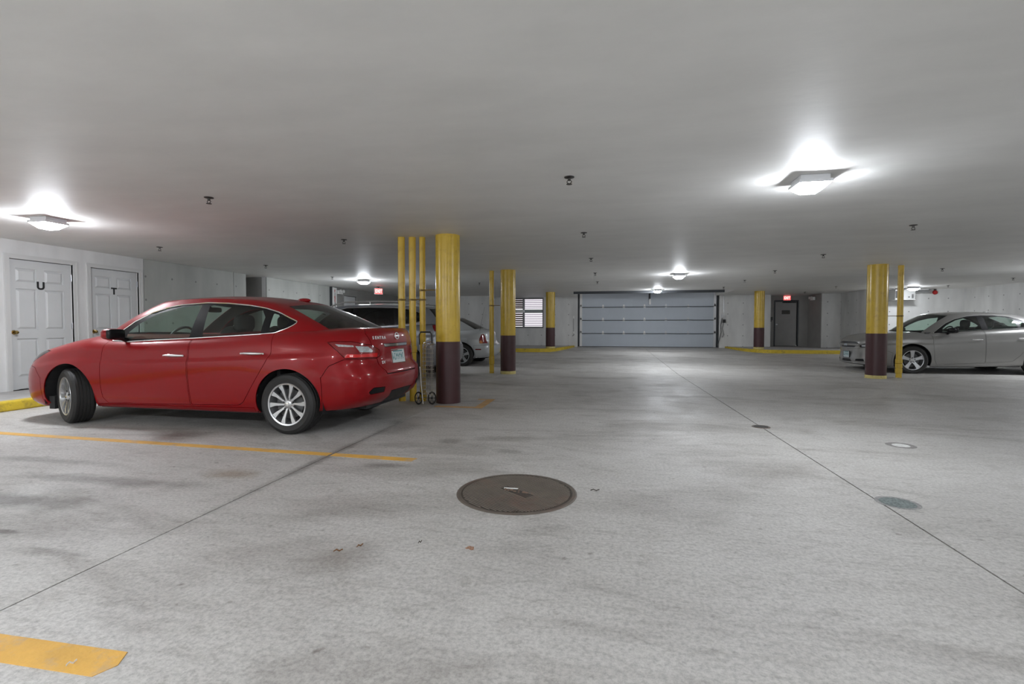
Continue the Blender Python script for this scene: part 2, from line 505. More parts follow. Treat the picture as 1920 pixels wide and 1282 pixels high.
def offset_in(pts, d):
    out = []
    for i, p in enumerate(pts):
        a = Vector(pts[max(0, i - 1)]); b = Vector(pts[min(len(pts) - 1, i + 1)])
        t = (b - a).normalized(); nrm = Vector((-t.y, t.x))
        out.append((p[0] + nrm.x * d, p[1] + nrm.y * d))
    return out
def curb_strip(pts, w, zlo, ztop, label):
    inn = offset_in(pts, w)
    mb = MB(); n = len(pts); vs = []; fs = []
    for p, q in zip(pts, inn):
        vs += [(p[0], p[1], zlo), (p[0], p[1], ztop), (q[0], q[1], ztop), (q[0], q[1], zlo)]
    for i in range(n - 1):
        o = i * 4
        for k in range(4): fs.append((o + k, o + (k + 1) % 4, o + 4 + (k + 1) % 4, o + 4 + k))
    fs += [(0, 1, 2, 3), tuple((n - 1) * 4 + k for k in (3, 2, 1, 0))]
    mb.add(vs, fs)
    return tag(mb.build('curb', M_CURB, bevel=0.012), label, 'curb'), inn
ZB = 0.275
ptsL = [(-8.85, 18.6), (-6, 18.6), (-3, 18.6), (-2.35, 18.62), (-2.0, 18.8), (-1.8, 19.15), (-1.45, 20.6), (-1.22, 21.95)]
o, inn = curb_strip(ptsL, .16, .05, ZB, 'yellow curb bending round the walk below the louvred window')
walk('sidewalk', [(-8.87, 20.78)] + inn + [(-1.3, 21.98), (-4.88, 21.98), (-4.88, 20.78)], .05, ZB - .004, 'raised walk below the louvred window')
ptsR = [(5.1, 22.1), (5.2, 21.0), (5.35, 20.0), (5.6, 19.45), (6.0, 19.15), (6.6, 19.08), (8, 19.08), (9.5, 19.08), (12.2, 19.08)]
o, inn = curb_strip(ptsR, .16, .05, ZB, 'yellow curb curving round the walk by the exit door')
walk('sidewalk', inn + [(12.38, 19.24), (12.38, 19.74), (9.34, 19.74), (9.34, 21.68), (8.62, 21.68), (8.62, 22.94), (6.91, 22.94), (6.91, 22.14), (5.2, 22.14)],
     .05, ZB - .004, 'raised walk in front of the exit door')

# ---------------------------------------------------------------- doors
def panel_door(name, y0, y1, z0, letter, label):
    """white six-panel storage door on the left wall with casing, hinges and brass knob"""
    root = struct(thing(name, label, None, (XL, (y0 + y1) / 2, z0)))
    w = (y1 - y0); h = DH - z0
    X0 = -.045
    # leaf with raised-and-fielded panels
    lf = MB().box(-.085, -w / 2 + .003, .006, X0 - .02, w / 2 - .003, h - .003)
    leaf = lf.build('door_leaf', M_WHITE, root)
    st = .115; mid = .11
    rows = [(.20, .80), (.94, 1.58), (1.68, 1.90)]
    cols = [(-w / 2 + st, -mid / 2), (mid / 2, w / 2 - st)]
    fr = MB()   # stiles and rails, proud of the panel beds
    fr.box(X0 - .02, -w / 2 + .003, .006, X0, -w / 2 + st, h - .006)
    fr.box(X0 - .02, w / 2 - st, .012, X0, w / 2 - .003, h - .003)
    fr.box(X0 - .02, -mid / 2, .012, X0, mid / 2, h - .006)
    zs = [.012] + [q for r in rows for q in r] + [h - .006]
    for i in range(0, len(zs), 2):
        for cc in cols: fr.box(X0 - .02, cc[0], zs[i], X0, cc[1], zs[i + 1])
    fr.build('door_frame_rails', M_WHITE, leaf)
    for r in rows:
        for cc in cols:
            a = .03
            y0_, y1_, q0, q1 = cc[0] + .012, cc[1] - .012, r[0] + .012, r[1] - .012
            xb, xt = X0 - .02, X0 - .001
            MB().add([(xb, y0_, q0), (xb, y1_, q0), (xb, y1_, q1), (xb, y0_, q1),
                      (xt, y0_ + a, q0 + a), (xt, y1_ - a, q0 + a), (xt, y1_ - a, q1 - a), (xt, y0_ + a, q1 - a)],
                     [(0, 1, 5, 4), (1, 2, 6, 5), (2, 3, 7, 6), (3, 0, 4, 7), (4, 5, 6, 7)]).build('door_panel', M_WHITE, leaf)
    # casing
    cw = .07
    cs = MB()
    cs.box(-.03, -w / 2 - cw, 0, .018, -w / 2, h + cw); cs.box(-.03, w / 2, 0, .018, w / 2 + cw, h + cw)
    cs.box(-.03, -w / 2, h, .018, w / 2, h + cw)
    cs.box(.018, -w / 2 - cw, 0, .026, -w / 2 - cw + .025, h + cw); cs.box(.018, w / 2 + cw - .025, 0, .026, w / 2 + cw, h + cw)
    cs.box(.018, -w / 2 - cw + .025, h + cw - .025, .026, w / 2 + cw - .025, h + cw)
    cs.build('casing', M_TRIM, root)
    for z in (.22, 1.0, h - .22):
        MB().box(X0 - .005, w / 2 - .012, z - .05, X0 + .014, w / 2 + .012, z + .05).cyl((X0 + .016, w / 2, z - .055), (X0 + .016, w / 2, z + .055), .008, 10).build('hinge', M_STEEL, root)
    k = MB().lathe([(.001, 0), (.033, 0), (.033, .006), (.014, .012), (.012, .035), (.024, .045), (.029, .058), (.024, .072), (.001, .076)], 20, 'x', (X0, -w / 2 + .07, .90))
    k.build('knob', M_BRASS, root, smooth=True)
    MB().box(X0 - .02, -w / 2 - .002, .85, X0 + .004, -w / 2 + .012, .95).build('strike_plate', M_BRASS, root)
    text_mesh('letter', letter, .17, M_INK, root, basis((X0 + .003, .0, 1.64), (0, 1, 0), (0, 0, 1)), .004, bold=.006)
    return root
panel_door('door_1', DU[0], DU[1], SW, 'U', 'white six-panel storage door lettered U')
panel_door('door_2', DT[0], DT[1], SW, 'T', 'white six-panel storage door lettered T')

# plain white door at the far end of the left wall
r = struct(thing('door_3', 'plain pale door in a grey frame at the far end of the left wall', None, (XL, (DB[0] + DB[1]) / 2, 0)))
w = DB[1] - DB[0]
MB().box(-.09, -w / 2 + .01, .13, -.045, w / 2 - .01, 2.19).build('door_leaf', M_WHITE, r)
fr = MB().box(-.06, -w / 2 - .05, 0, .02, -w / 2, 2.25).box(-.06, w / 2, 0, .02, w / 2 + .05, 2.25).box(-.06, -w / 2, 2.2, .02, w / 2, 2.25)
fr.build('door_frame', M_GREYD, r)
MB().lathe([(.001, 0), (.03, 0), (.03, .006), (.012, .012), (.012, .035), (.026, .05), (.02, .07), (.001, .072)], 16, 'x', (-.045, -w / 2 + .07, 1.05)).build('knob', M_STEEL, r, smooth=True)

# exit door in the recess
r = struct(thing('door_4', 'dark grey steel exit door with a black sign', None, ((EXD[0] + EXD[1]) / 2, 22.95, ZB)))
w = EXD[1] - EXD[0]
MB().box(-w / 2 + .01, .04, .012, w / 2 - .01, .085, 1.915).build('door_leaf', M_GREYD, r)
MB().box(-w / 2 - .05, -.02, 0, -w / 2, .06, 1.98).box(w / 2, -.02, 0, w / 2 + .05, .06, 1.98).box(-w / 2, -.02, 1.925, w / 2, .06, 1.98).build('door_frame', M_DKSTEEL, r)
MB().box(-w / 2 + .30, -.01, 1.86, w / 2 - .05, .04, 1.91).tube([(.1, -.02, 1.9), (-.15, -.06, 1.88), (.2, -.1, 1.87)], .012, 8).build('door_closer', M_DKSTEEL, r)
MB().lathe([(.001, 0), (.035, 0), (.035, -.008), (.014, -.014), (.014, -.04), (.03, -.055), (.024, -.075), (.001, -.078)], 16, 'y', (-w / 2 + .07, .04, .93)).build('knob', M_STEEL, r, smooth=True)
sg = MB().box(-.16, .03, 1.38, .16, .04, 1.54).build('sign_plate', M_INK, r)
for k, (zz, n) in enumerate([(1.485, 9), (1.425, 11)]):
    mb = MB()
    for i in range(n):
        xx = -.13 + .26 * i / (n - 1)
        mb.box(xx - .008, .0285, zz - .012, xx + .006, .0305, zz + .012)
    mb.build('lettering', mat('sign_grey_%d' % k, (0.22, 0.2, 0.16, 1), .5), sg)
MB().cyl((w / 2 - .03, .02, .03), (w / 2 - .03, -.03, .03), .02, 12).build('door_stop', M_OFFW, r)

# sectional garage door
GX0, GX1, GY = -1.02, 4.78, 22.3
r = struct(thing('door_5', 'wide pale grey sectional garage door with four ribbed sections', None, ((GX0 + GX1) / 2, GY, .225)))
w = GX1 - GX0
zs = [.0, .575, 1.165, 1.745, 2.38]
hp = .004
for i in range(4):
    mb = MB(); z0, z1 = zs[i] + .008, zs[i + 1] - .008
    nr = 6
    for k in range(nr):       # horizontal ribs
        a = z0 + (z1 - z0) * k / nr; b = z0 + (z1 - z0) * (k + 1) / nr
        mb.box(-w / 2, 0, a, w / 2, .04, b - .012); mb.box(-w / 2, .006, b - .012, w / 2, .04, b)
    sec = mb.build('door_section', M_SECTION, r)
    for x in (-w / 2 + .055, w / 2 - .055):
        MB().box(x - .055, -.02, z0, x + .055, 0, z1).build('end_stile', M_OFFW if x < 0 else M_STEEL, sec)
    if i:
        MB().box(-w / 2 + .11, -.035, zs[i] + .002, w / 2 - .11, .0, zs[i] + .022).build('strut', M_DKSTEEL, sec)
        for x in [-w / 2 + .05] + [-w / 2 + w * t for t in (.178, .334, .487, .643, .803)] + [w / 2 - .05]:
            MB().box(x - .03, -.02, zs[i] + .03, x + .03, 0, zs[i] + .12).box(x - .045, -.03, zs[i] - .03, x + .045, 0, zs[i] + .04).cyl((x - .05, -.03, zs[i] + .03), (x + .05, -.03, zs[i] + .03), .013, 8).build('hinge', M_OFFW if x < .1 else M_STEEL, sec)
MB().box(-w / 2, -.01, -.012, w / 2, .03, .012).build('bottom_seal', M_BLACK, r)
for sx in (-1, 1):
    x = sx * (w / 2 + .05)
    MB().box(x - .02, -.06, 0, x + .02, -.0, 2.45).box(x - .045, .0, 0, x + .045, .03, 2.45).build('vertical_track', M_DKSTEEL, r)
MB().cyl((-w / 2 - .05, -.12, 2.52), (w / 2 + .05, -.12, 2.52), .018, 10).cyl((-1.0, -.12, 2.52), (1.0, -.12, 2.52), .04, 12).build('torsion_shaft', M_DKSTEEL, r)
MB().box(.10, -.05, 2.06, .17, -.02, 2.36).build('opener_arm_upper', M_BLACK, r)
MB().box(.11, -.055, 1.86, .19, -.02, 2.10).build('opener_arm_bracket', M_OFFW, r)
MB().box(.1, -3.2, 2.56, .16, -.1, 2.6).build('opener_rail', M_DKSTEEL, r)

# louvred window
r = struct(thing('window_1', 'louvred window in the far wall with daylight between its slats', None, ((WINX[0] + WINX[1]) / 2, 22.0, WINZ[0])))
w = WINX[1] - WINX[0]; h = WINZ[1] - WINZ[0]; xm = w / 2 - .90
M_WFR = mat('window_frame_grey', (0.22, 0.22, 0.225, 1), 0.5)
M_SLATW = glass_mat('slat_translucent', (0.62, 0.60, 0.63, 1), .6, .2)
M_SLATB = mat('slat_shade_brown', (0.16, 0.11, 0.10, 1), 0.5)  # brown shadow of the left sash, put into the slat colour
MB().box(-w / 2, .02, 0, w / 2, .12, .07).box(-w / 2, .02, h - .05, w / 2, .12, h).box(-w / 2, .02, .07, -w / 2 + .05, .12, h - .05).box(w / 2 - .05, .02, .07, w / 2, .12, h - .05).box(xm - .05, .0, .07, xm + .03, .12, h - .05).build('window_frame', M_WFR, r)
MB().box(-w / 2 + .05, .03, .68, w / 2 - .05, .1, .84).build('mid_rail', mat('window_rail', (0.36, 0.40, 0.40, 1), .4), r)
lk = MB().box(xm - .35, -.05, .69, xm - .02, .03, .83).build('latch_box', M_OFFW, r)
MB().lathe([(.001, 0), (.05, 0), (.05, -.03), (.001, -.035)], 14, 'y', (xm, -.01, .76)).build('latch_knob', M_STEEL, r)
zz = [.10 + .097 * k for k in range(6)] + [.88 + .083 * k for k in range(6)]
for z in zz:
    if z > h - .06: continue
    MB().add([(xm + .03, .05, z), (w / 2 - .05, .05, z), (w / 2 - .05, .10, z + .055), (xm + .03, .10, z + .055),
              (xm + .03, .056, z - .004), (w / 2 - .05, .056, z - .004), (w / 2 - .05, .106, z + .051), (xm + .03, .106, z + .051)],
             [(0, 1, 2, 3), (7, 6, 5, 4), (0, 4, 5, 1), (3, 2, 6, 7), (0, 3, 7, 4), (1, 5, 6, 2)]).build('slat', M_SLATW, r)
    MB().add([(-w / 2 + .05, .045, z), (xm - .05, .045, z), (xm - .05, .07, z + .072), (-w / 2 + .05, .07, z + .072),
              (-w / 2 + .05, .055, z), (xm - .05, .055, z), (xm - .05, .08, z + .072), (-w / 2 + .05, .08, z + .072)],
             [(0, 1, 2, 3), (7, 6, 5, 4), (0, 4, 5, 1), (3, 2, 6, 7), (0, 3, 7, 4), (1, 5, 6, 2)]).build('slat', M_SLATB, r)
# ---------------------------------------------------------------- ceiling lights
_lens = {}
def lens_mats(k):
    if k not in _lens:
        _lens[k] = (emit('light_lens', (0.90, 0.94, 1.0, 1), LAMP * k), emit('light_lens_base', (0.90, 0.94, 1.0, 1), LAMP * k * .30))
    return _lens[k]
M_CANOPY = mat('light_canopy', (0.75, 0.76, 0.78, 1), 0.4)
def ceiling_light(x, y, label, group=None, k=1.0):
    M_LENS, M_LENSB = lens_mats(k)
    t = thing('ceiling_light', label, 'ceiling light', (x, y, H), 0, group)
    MB().box(-.12, -.12, -.045, .12, .12, 0).build('canopy', M_CANOPY, t, bevel=.006)
    a, b, z0, z1 = .128, .070, -.070, -.125
    MB().box(-.134, -.134, -.070, .134, .134, -.044).build('skirt', M_CANOPY, t)
    c4 = lambda r, z: [(-r, -r, z), (r, -r, z), (r, r, z), (-r, r, z)]
    # prismatic lens: bright sides throw the light wide, the base is dimmer
    MB().add(c4(a, z0) + c4(b, z1), [(0, 1, 5, 4), (1, 2, 6, 5), (2, 3, 7, 6), (3, 0, 4, 7)]).build('lens', M_LENS, t)
    MB().add(c4(b, z1) + c4(b * .9, z1 - .006), [(0, 1, 5, 4), (1, 2, 6, 5), (2, 3, 7, 6), (3, 0, 4, 7), (4, 5, 6, 7)]).build('lens_base', M_LENSB, t)
    return t
GL = 'square ceiling lights with glowing lenses'
LAMP_GAIN = {(1.82, 4.85): .37, (-6.72, 4.95): .5, (10.2, 18.6): .22, (10.3, 12.6): .6, (1.89, 13.0): .5, (1.93, 18.3): .4, (-6.69, 13.0): .55, (10.2, 4.8): .45,
       (-2.6, -1.3): 1.1, (1.82, -1.6): 1.05, (-6.8, -1.2): .9, (5.9, -2.0): .4, (10.2, -3.2): .5}
for x, y, lab in [
    (1.82, 4.85, 'square glowing ceiling light over the driving lane above the round floor covers'),
    (-6.72, 4.95, 'square glowing ceiling light above the front of the red sedan'),
    (-6.69, 13.0, 'square glowing ceiling light near the hanging red exit sign'),
    (1.89, 13.0, 'square glowing ceiling light over the middle of the driving lane'),
    (1.93, 18.3, 'square glowing ceiling light closest to the garage door'),
    (10.2, 18.6, 'square glowing ceiling light in front of the white wall heater'),
    (10.3, 12.6, 'square glowing ceiling light above the silver sedan'),
    (10.2, 4.8, 'square glowing ceiling light by the right wall'),
    (-2.6, -1.3, 'square glowing ceiling light behind the viewpoint between the lane and the bays'),
    (-6.8, -1.2, 'added unseen ceiling light behind the viewpoint over the walk by the left wall'),  # out of view, added to brighten the left foreground
    (5.9, -2.0, 'added unseen ceiling light behind the viewpoint right of the lane'),  # out of view, added as fill for the right foreground
    (1.82, -1.6, 'added unseen ceiling light behind the viewpoint over the lane'),  # out of view, added to lift floor and ceiling near the camera
    (-2.4, -7.5, 'added unseen ceiling light far behind the viewpoint over the bays'),  # unseen fixture, added as fill from far behind
    (-6.8, -5.2, 'added unseen ceiling light behind the viewpoint by the left wall'),  # unseen fixture, added as fill along the left side
    (10.2, -3.2, 'square glowing ceiling light behind the viewpoint by the right wall')]:
    # strength tuned per lamp to flatten hot spots: lane and heater ones weaker
    ceiling_light(x, y, lab, GL, LAMP_GAIN.get((x, y), 1.0))

# ---------------------------------------------------------------- columns
def column(x, y, r, z0, label, base=True, split=.92):
    t = thing('column', label, 'column', (x, y, z0))
    h = H - z0
    zb = .07 if base else 0.0
    if base:
        MB().lathe([(r + .006, 0), (r + .006, zb - .012), (r + .001, zb)], 40).build('base_ring', M_CREAM, t, smooth=True)
    MB().lathe([(r + .002, zb), (r + .002, split)], 40).build('maroon_band', M_MAR, t, smooth=True)
    MB().lathe([(r, split), (r, h)], 40).build('shaft', M_YEL, t, smooth=True)
    return t
column(-2.243, 6.95, .178, 0, 'round yellow column with a maroon lower band beside the wire cart', base=False, split=.90)
column(-2.21, 11.45, .178, 0, 'round yellow and maroon column by the trunk of the white sedan', split=.91)
column(5.84, 11.9, .19, 0, 'round yellow and maroon column in front of the silver sedan', split=.97)
column(-2.0, 19.05, .178, ZB, 'round yellow and maroon column on the walk below the louvred window', split=.80)
column(5.8, 19.9, .178, ZB, 'round yellow and maroon column on the walk by the exit door', split=.80)

# ---------------------------------------------------------------- yellow pipes
def pipe(x, y, r, label, clamps, group=None, couplings=(), foot=True):
    t = thing('pipe', label, 'pipe', (x, y, 0), 0, group)
    MB().lathe([(r, 0), (r, H)], 24).build('pipe_run', M_YEL, t, smooth=True)
    for z in couplings:
        MB().lathe([(r, z - .05), (r + .01, z - .045), (r + .01, z + .045), (r, z + .05)], 24).build('coupling', M_YEL, t, smooth=True)
    for z, dx, dy in clamps:
        MB().lathe([(r, z - .012), (r + .008, z - .012), (r + .008, z + .012), (r, z + .012)], 20).cyl((0, -r - .01, z), (dx, dy, z), .007, 8).cyl((0, -r, z), (0, -r - .02, z), .014, 8).build('clamp', mat('clamp_olive', srgb(120, 95, 30), .5), t)
    return t
pipe(-2.965, 6.95, .052, 'yellow standpipe furthest from the wire cart among three beside the column', [(1.52, .09, -.062)])
pipe(-2.805, 6.98, .052, 'yellow standpipe in the middle of three beside the column', [(1.52, .085, -.062)], couplings=(.78,))
pipe(-2.655, 7.0, .045, 'yellow standpipe nearest the column and wire cart', [(1.52, -.08, -.055), (1.66, .22, -.05)], couplings=(.08,))
pipe(-2.62, 11.5, .055, 'yellow pipe beside the column at the white sedan', [(1.62, .22, -.066)], couplings=(.27, .36))
pipe(6.39, 12.1, .056, 'yellow pipe beside the column at the silver sedan', [(1.35, -.34, -.066)], couplings=(.36, .26, .15))

# ---------------------------------------------------------------- sprinklers
M_SPR = mat('sprinkler_metal', (0.09, 0.085, 0.08, 1), 0.4, 0.8)
def sprinkler_proto(x, y, lab, grp):
    t = thing('sprinkler_head', lab, 'sprinkler', (x, y, H), 0, grp)
    MB().lathe([(.001, 0), (.045, 0), (.045, -.006), (.02, -.012), (.001, -.012)], 18).build('escutcheon', M_SPR, t, smooth=True)
    MB().lathe([(.001, -.01), (.013, -.01), (.013, -.03), (.008, -.034), (.001, -.034)], 10).tube([(-.012, 0, -.03), (-.022, 0, -.045), (-.004, 0, -.062)], .004, 6).tube([(.012, 0, -.03), (.022, 0, -.045), (.004, 0, -.062)], .004, 6).build('frame_arms', M_SPR, t)
    MB().lathe([(.001, -.062), (.026, -.062), (.026, -.066), (.001, -.067)], 14).build('deflector', M_SPR, t)
    return t
SPR = [(-4.0, 4.45), (-.3, 4.43), (-.27, 7.07), (-.23, 9.73), (-.19, 12.4), (-.16, 14.84), (-3.9, 6.96), (-7.3, 7.05), (-7.2, 9.55),
       (-7.13, 12.1), (4.0, 7.33), (4.0, 10.0), (4.02, 12.65), (4.0, 15.1), (4.0, 17.6), (7.65, 12.9), (11.06, 15.77), (7.63, 18.06),
       (10.97, 18.2), (7.62, 20.6), (-3.85, 10.17), (-3.7, 14.55)]
p0 = None
for x, y in SPR:
    if p0 is None:
        p0 = sprinkler_proto(x, y, 'small dark pendent sprinkler head on the pale ceiling', 'sprinkler heads on the ceiling')
    else:
        q = copy_tree(p0); q.location = (x, y, H)

# ---------------------------------------------------------------- signs and wall fittings
M_EXIT = emit('exit_red', (1.0, 0.10, 0.10, 1), 1.3)
M_EXW = emit('exit_letters', (1.0, 0.55, 0.5, 1), 2.2)
def exit_sign(x, y, z, rz, label, rod=0.0, w=.28, h=.2):
    t = thing('exit_sign', label, 'exit sign', (x, y, z), rz)
    MB().box(-w / 2, -.03, 0, w / 2, .03, h).build('housing', M_OFFW, t, bevel=.005)
    MB().box(-w / 2 + .012, -.034, .012, w / 2 - .012, -.03, h - .012).build('face', M_EXIT, t)
    text_mesh('lettering', 'EXIT', h * .78, M_EXW, t, basis((0, -.036, h / 2), (1, 0, 0), (0, 0, 1)), .002, stretch=.72, bold=.003)
    if rod:
        MB().cyl((0, 0, h), (0, 0, h + rod), .012, 8).box(-.05, -.03, h + rod - .012, .05, .03, h + rod).build('hanger', M_DKSTEEL, t)
    return t
exit_sign(-7.35, 15.3, 2.19, .75, 'red lit exit sign hanging from the ceiling by the left wall', rod=.06, w=.27, h=.2)
exit_sign(7.77, 22.91, 2.24, 0, 'red lit exit sign mounted above the grey exit door', w=.3, h=.2)

def emergency_light(x, y, z, rz, label):
    t = thing('emergency_light', label, 'emergency light', (x, y, z), rz)
    MB().box(-.15, -.09, 0, .15, 0, .13).build('battery_box', M_OFFW, t, bevel=.012)
    for sx in (-1, 1):
        MB().lathe([(.001, .03), (.04, .03), (.055, -.03), (.05, -.035), (.001, -.03)], 16, 'y', (sx * .1, -.12, .1)).build('lamp_head', M_OFFW, t, smooth=True)
    return t
emergency_light(XL + .02, 15.45, 2.22, math.pi / 2, 'white twin-lamp emergency light on the left wall by the pale door')
emergency_light(8.6, 22.3, 2.21, -math.pi / 2, 'emergency light with lamp heads high in the exit recess')

t = thing('fire_sign', 'tall white board with red fire lettering at the end of the left wall', 'sign', (XL - .02, 15.08, 0))
MB().box(-.02, -.12, .13, .12, .12, 2.42).build('post', M_OFFW, t)
MB().box(-.04, -.15, .13, .10, -.12, 2.44).box(-.04, .12, .13, .10, .15, 2.44).build('dark_edge', M_DKSTEEL, t)
for k, chh in enumerate('FIRE'):
    text_mesh('lettering', chh, .13, M_RED if k != 1 else M_INK, t, basis((.122, 0, 2.3 - .105 * k), (0, 1, 0), (0, 0, 1)), .003, bold=.004)
MB().prism([(-.05, 1.86), (-.015, 1.86), (-.015, 1.93), (.015, 1.93), (.015, 1.86), (.05, 1.86), (0, 1.76)], 'x', .12, .124).build('arrow', M_INK, t)

# switch box and conduit left of the exit door
t = thing('switch_box', 'small dark switch box under a conduit by the exit door', 'switch', (7.12, 22.95, 1.33))
MB().box(-.07, -.06, 0, .05, 0, .12).box(.03, -.05, .06, .10, 0, .2).build('box', M_DKSTEEL, t, bevel=.004)
MB().cyl((-.0, -.02, .12), (-.0, -.02, 1.1), .012, 8).build('conduit', M_DKSTEEL, t)
# garage door controls
t = thing('control_box', 'garage door control boxes and cables right of the garage door', 'control box', (5.02, 22.14, 1.28))
MB().box(-.06, -.06, .2, .08, 0, .34).build('box', M_STEEL, t, bevel=.004)
MB().box(-.01, -.07, 0, .10, 0, .14).build('black_box', M_BLACK, t, bevel=.004)
MB().cyl((.02, -.02, .34), (.02, -.02, 1.15), .01, 8).build('conduit', M_STEEL, t)
MB().tube([(-.04, -.03, .2), (-.1, -.06, -.1), (-.08, -.06, -.4), (-.14, -.06, -.7), (-.22, -.05, -.98)], .014, 8).tube([(.02, -.03, 0), (-.03, -.06, -.25), (.03, -.06, -.5), (-.04, -.06, -.62)], .01, 8).build('cable', M_BLACK, t)
t = thing('sensor_box', 'pair of small white sensor boxes left of the garage door', 'sensor', (-1.27, 22.0, .8))
MB().box(-.03, -.05, 0, .03, 0, .1).build('lower_box', M_OFFW, t)
MB().box(-.03, -.04, .68, .03, 0, .79).build('upper_box', M_OFFW, t)
MB().cyl((0, -.015, .1), (0, -.015, .68), .006, 6).tube([(0, -.02, 0), (.02, -.04, -.05), (-.05, -.04, -.1)], .012, 6).build('conduit', M_DKSTEEL, t)

# unit heater with duct and red bell
t = thing('wall_heater', 'white box heater hung under the ceiling behind the silver sedan', 'heater', (10.35, 19.52, 2.06))
MB().box(-.31, -.2, 0, .31, .2, .35).build('cabinet', mat('heater_enamel', (.40, .40, .39, 1), .5), t, bevel=.01)
MB().box(-.33, -.22, -.012, .33, .2, .0).build('bottom_tray', M_TRIM, t)
gp = MB()
for k in range(5): gp.box(.2, -.206, .05 + .028 * k, .26, -.2, .066 + .028 * k)
gp.build('vent_slots', M_INK, t)
MB().box(.09, -.206, .07, .14, -.2, .1).build('control_window', M_INK, t)
MB().box(-.3, -.204, .05, -.24, -.2, .3).build('side_louvre', M_INK, t)
for sx in (-1, 1): MB().box(sx * .25 - .01, -.01, .35, sx * .25 + .01, .01, .388).build('hanger', M_STEEL, t)
MB().tube([(.31, -.05, .28), (.38, -.06, .25), (.39, -.06, .12), (.33, -.05, .03), (.31, -.05, .03)], .012, 8).build('hose', M_OFFW, t)
t = tag(MB().tube([(10.56, 19.5, 2.32), (10.9, 19.55, 2.35), (11.2, 19.55, 2.34), (11.28, 19.6, 2.40)], .05, 12).build('flue_duct', M_STEEL, smooth=True), 'round metal duct running along the ceiling from the heater', 'duct')
t = thing('fire_bell', 'small dark red bell high on the wall beside the duct', 'bell', (11.5, 19.75, 2.32))
MB().lathe([(.001, -.07), (.05, -.065), (.075, -.03), (.078, 0), (.001, 0)], 18, 'y').build('gong', M_RED, t, smooth=True)
MB().box(-.03, -.03, .06, .03, 0, .12).build('bell_box', M_DKSTEEL, t)

# ---------------------------------------------------------------- floor paint, covers, litter
def worn_paint(name, col):
    m = mat(name, col, 0.6, var=0.12, scale=7, dirt=(0.33, 0.315, 0.30, 1), dirt_amt=0.75, dirt_scale=5.5, bump=.15, bscale=70)
    return m
M_LINE = worn_paint('line_paint', srgb(214, 166, 78))
M_LINE2 = worn_paint('line_paint_faded', srgb(190, 150, 96))
def line(poly, label, m=M_LINE):
    o = MB().prism(poly, 'z', 0.0002, .0025).build('parking_line', m)
    return tag(o, label, 'floor marking')
line([(-7.55, 4.16), (-2.345, 3.95), (-2.345, 3.86), (-7.55, 4.07)], 'long worn yellow parking line between the red sedan and the open bay')
line([(-2.315, 3.948), (-1.54, 3.915), (-1.56, 3.82), (-2.315, 3.858)], 'short end of the yellow parking line across the floor joint')
line([(-2.315, 1.385), (-1.60, 1.385), (-1.57, 1.325), (-1.60, 1.265), (-2.315, 1.265)], 'thick yellow parking line in the open bay before the manhole cover')
line([(-2.31, 6.50), (-1.62, 6.50), (-1.62, 7.35), (-1.74, 7.35), (-1.74, 6.60), (-2.31, 6.60)], 'faded yellow corner marking at the foot of the column with the cart', M_LINE2)
line([(-1.88, 7.27), (-1.745, 7.27), (-1.745, 7.35), (-1.88, 7.35)], 'faded yellow stub behind the foot of the column', M_LINE2)

M_IRON = mat('cast_iron', srgb(104, 96, 88), 0.55, 0.25, var=0.2, scale=8, dirt=srgb(112, 84, 72), dirt_amt=.8, dirt_scale=2.2)
t = thing('manhole_cover', 'large round ribbed iron manhole cover set in the floor', 'manhole cover', (-.565, 3.235, 0))
MB().lathe([(.375, 0), (.375, .004), (.395, .005), (.405, .001), (.405, 0)], 64, cap=False).build('frame_ring', M_IRON, t)
M_IROND = mat('cast_iron_dark', srgb(70, 64, 58), 0.6, 0.2, var=0.2, scale=8, dirt=srgb(84, 62, 54), dirt_amt=.8, dirt_scale=2.2)
cv = MB().lathe([(.001, .0005), (.001, .003), (.3745, .003), (.3745, .0005)], 64, cap=False).build('cover_plate', M_IROND, t)
ang = math.radians(-38)
rib = MB(); n = 40
for k in range(n):
    d = -.355 + .71 * k / (n - 1)
    L = math.sqrt(max(0, .36 ** 2 - d * d))
    if L < .05: continue
    # leave the centre cast clear of ribs
    segs = [(-L, L)]
    if abs(d) < .03: segs = [(-L, -.13), (.13, L)]
    for a, b in segs:
        ca, sa = math.cos(ang), math.sin(ang)
        def P(u, v, z): return (u * ca - v * sa, u * sa + v * ca, z)
        q = .0048
        rib.add([P(a, d - q, .003), P(b, d - q, .003), P(b, d + q, .003), P(a, d + q, .003),
                 P(a, d - q * .6, .0062), P(b, d - q * .6, .0062), P(b, d + q * .6, .0062), P(a, d + q * .6, .0062)],
                [(4, 5, 6, 7), (0, 1, 5, 4), (1, 2, 6, 5), (2, 3, 7, 6), (3, 0, 4, 7)])
rib.build('ribs', M_IRON, cv)['kind'] = 'stuff'
MB().prism([(-.10, .055), (.0, .055), (.0, .068), (-.10, .068)], 'z', .003, .0065).build('lift_bar', M_OFFW, t)
rust = MB()
for k in range(16):
    a = random.uniform(-.1, .16); b = random.uniform(-.02, .02) - a * .28 + .02; s = random.uniform(.006, .016)
    rust.lathe([(s, .003), (s * .7, .0055), (.001, .006)], 7, 'z', (a, b, 0))
rust.build('cast_lettering', mat('rust', srgb(118, 96, 82), .8, var=.2, scale=30), t)

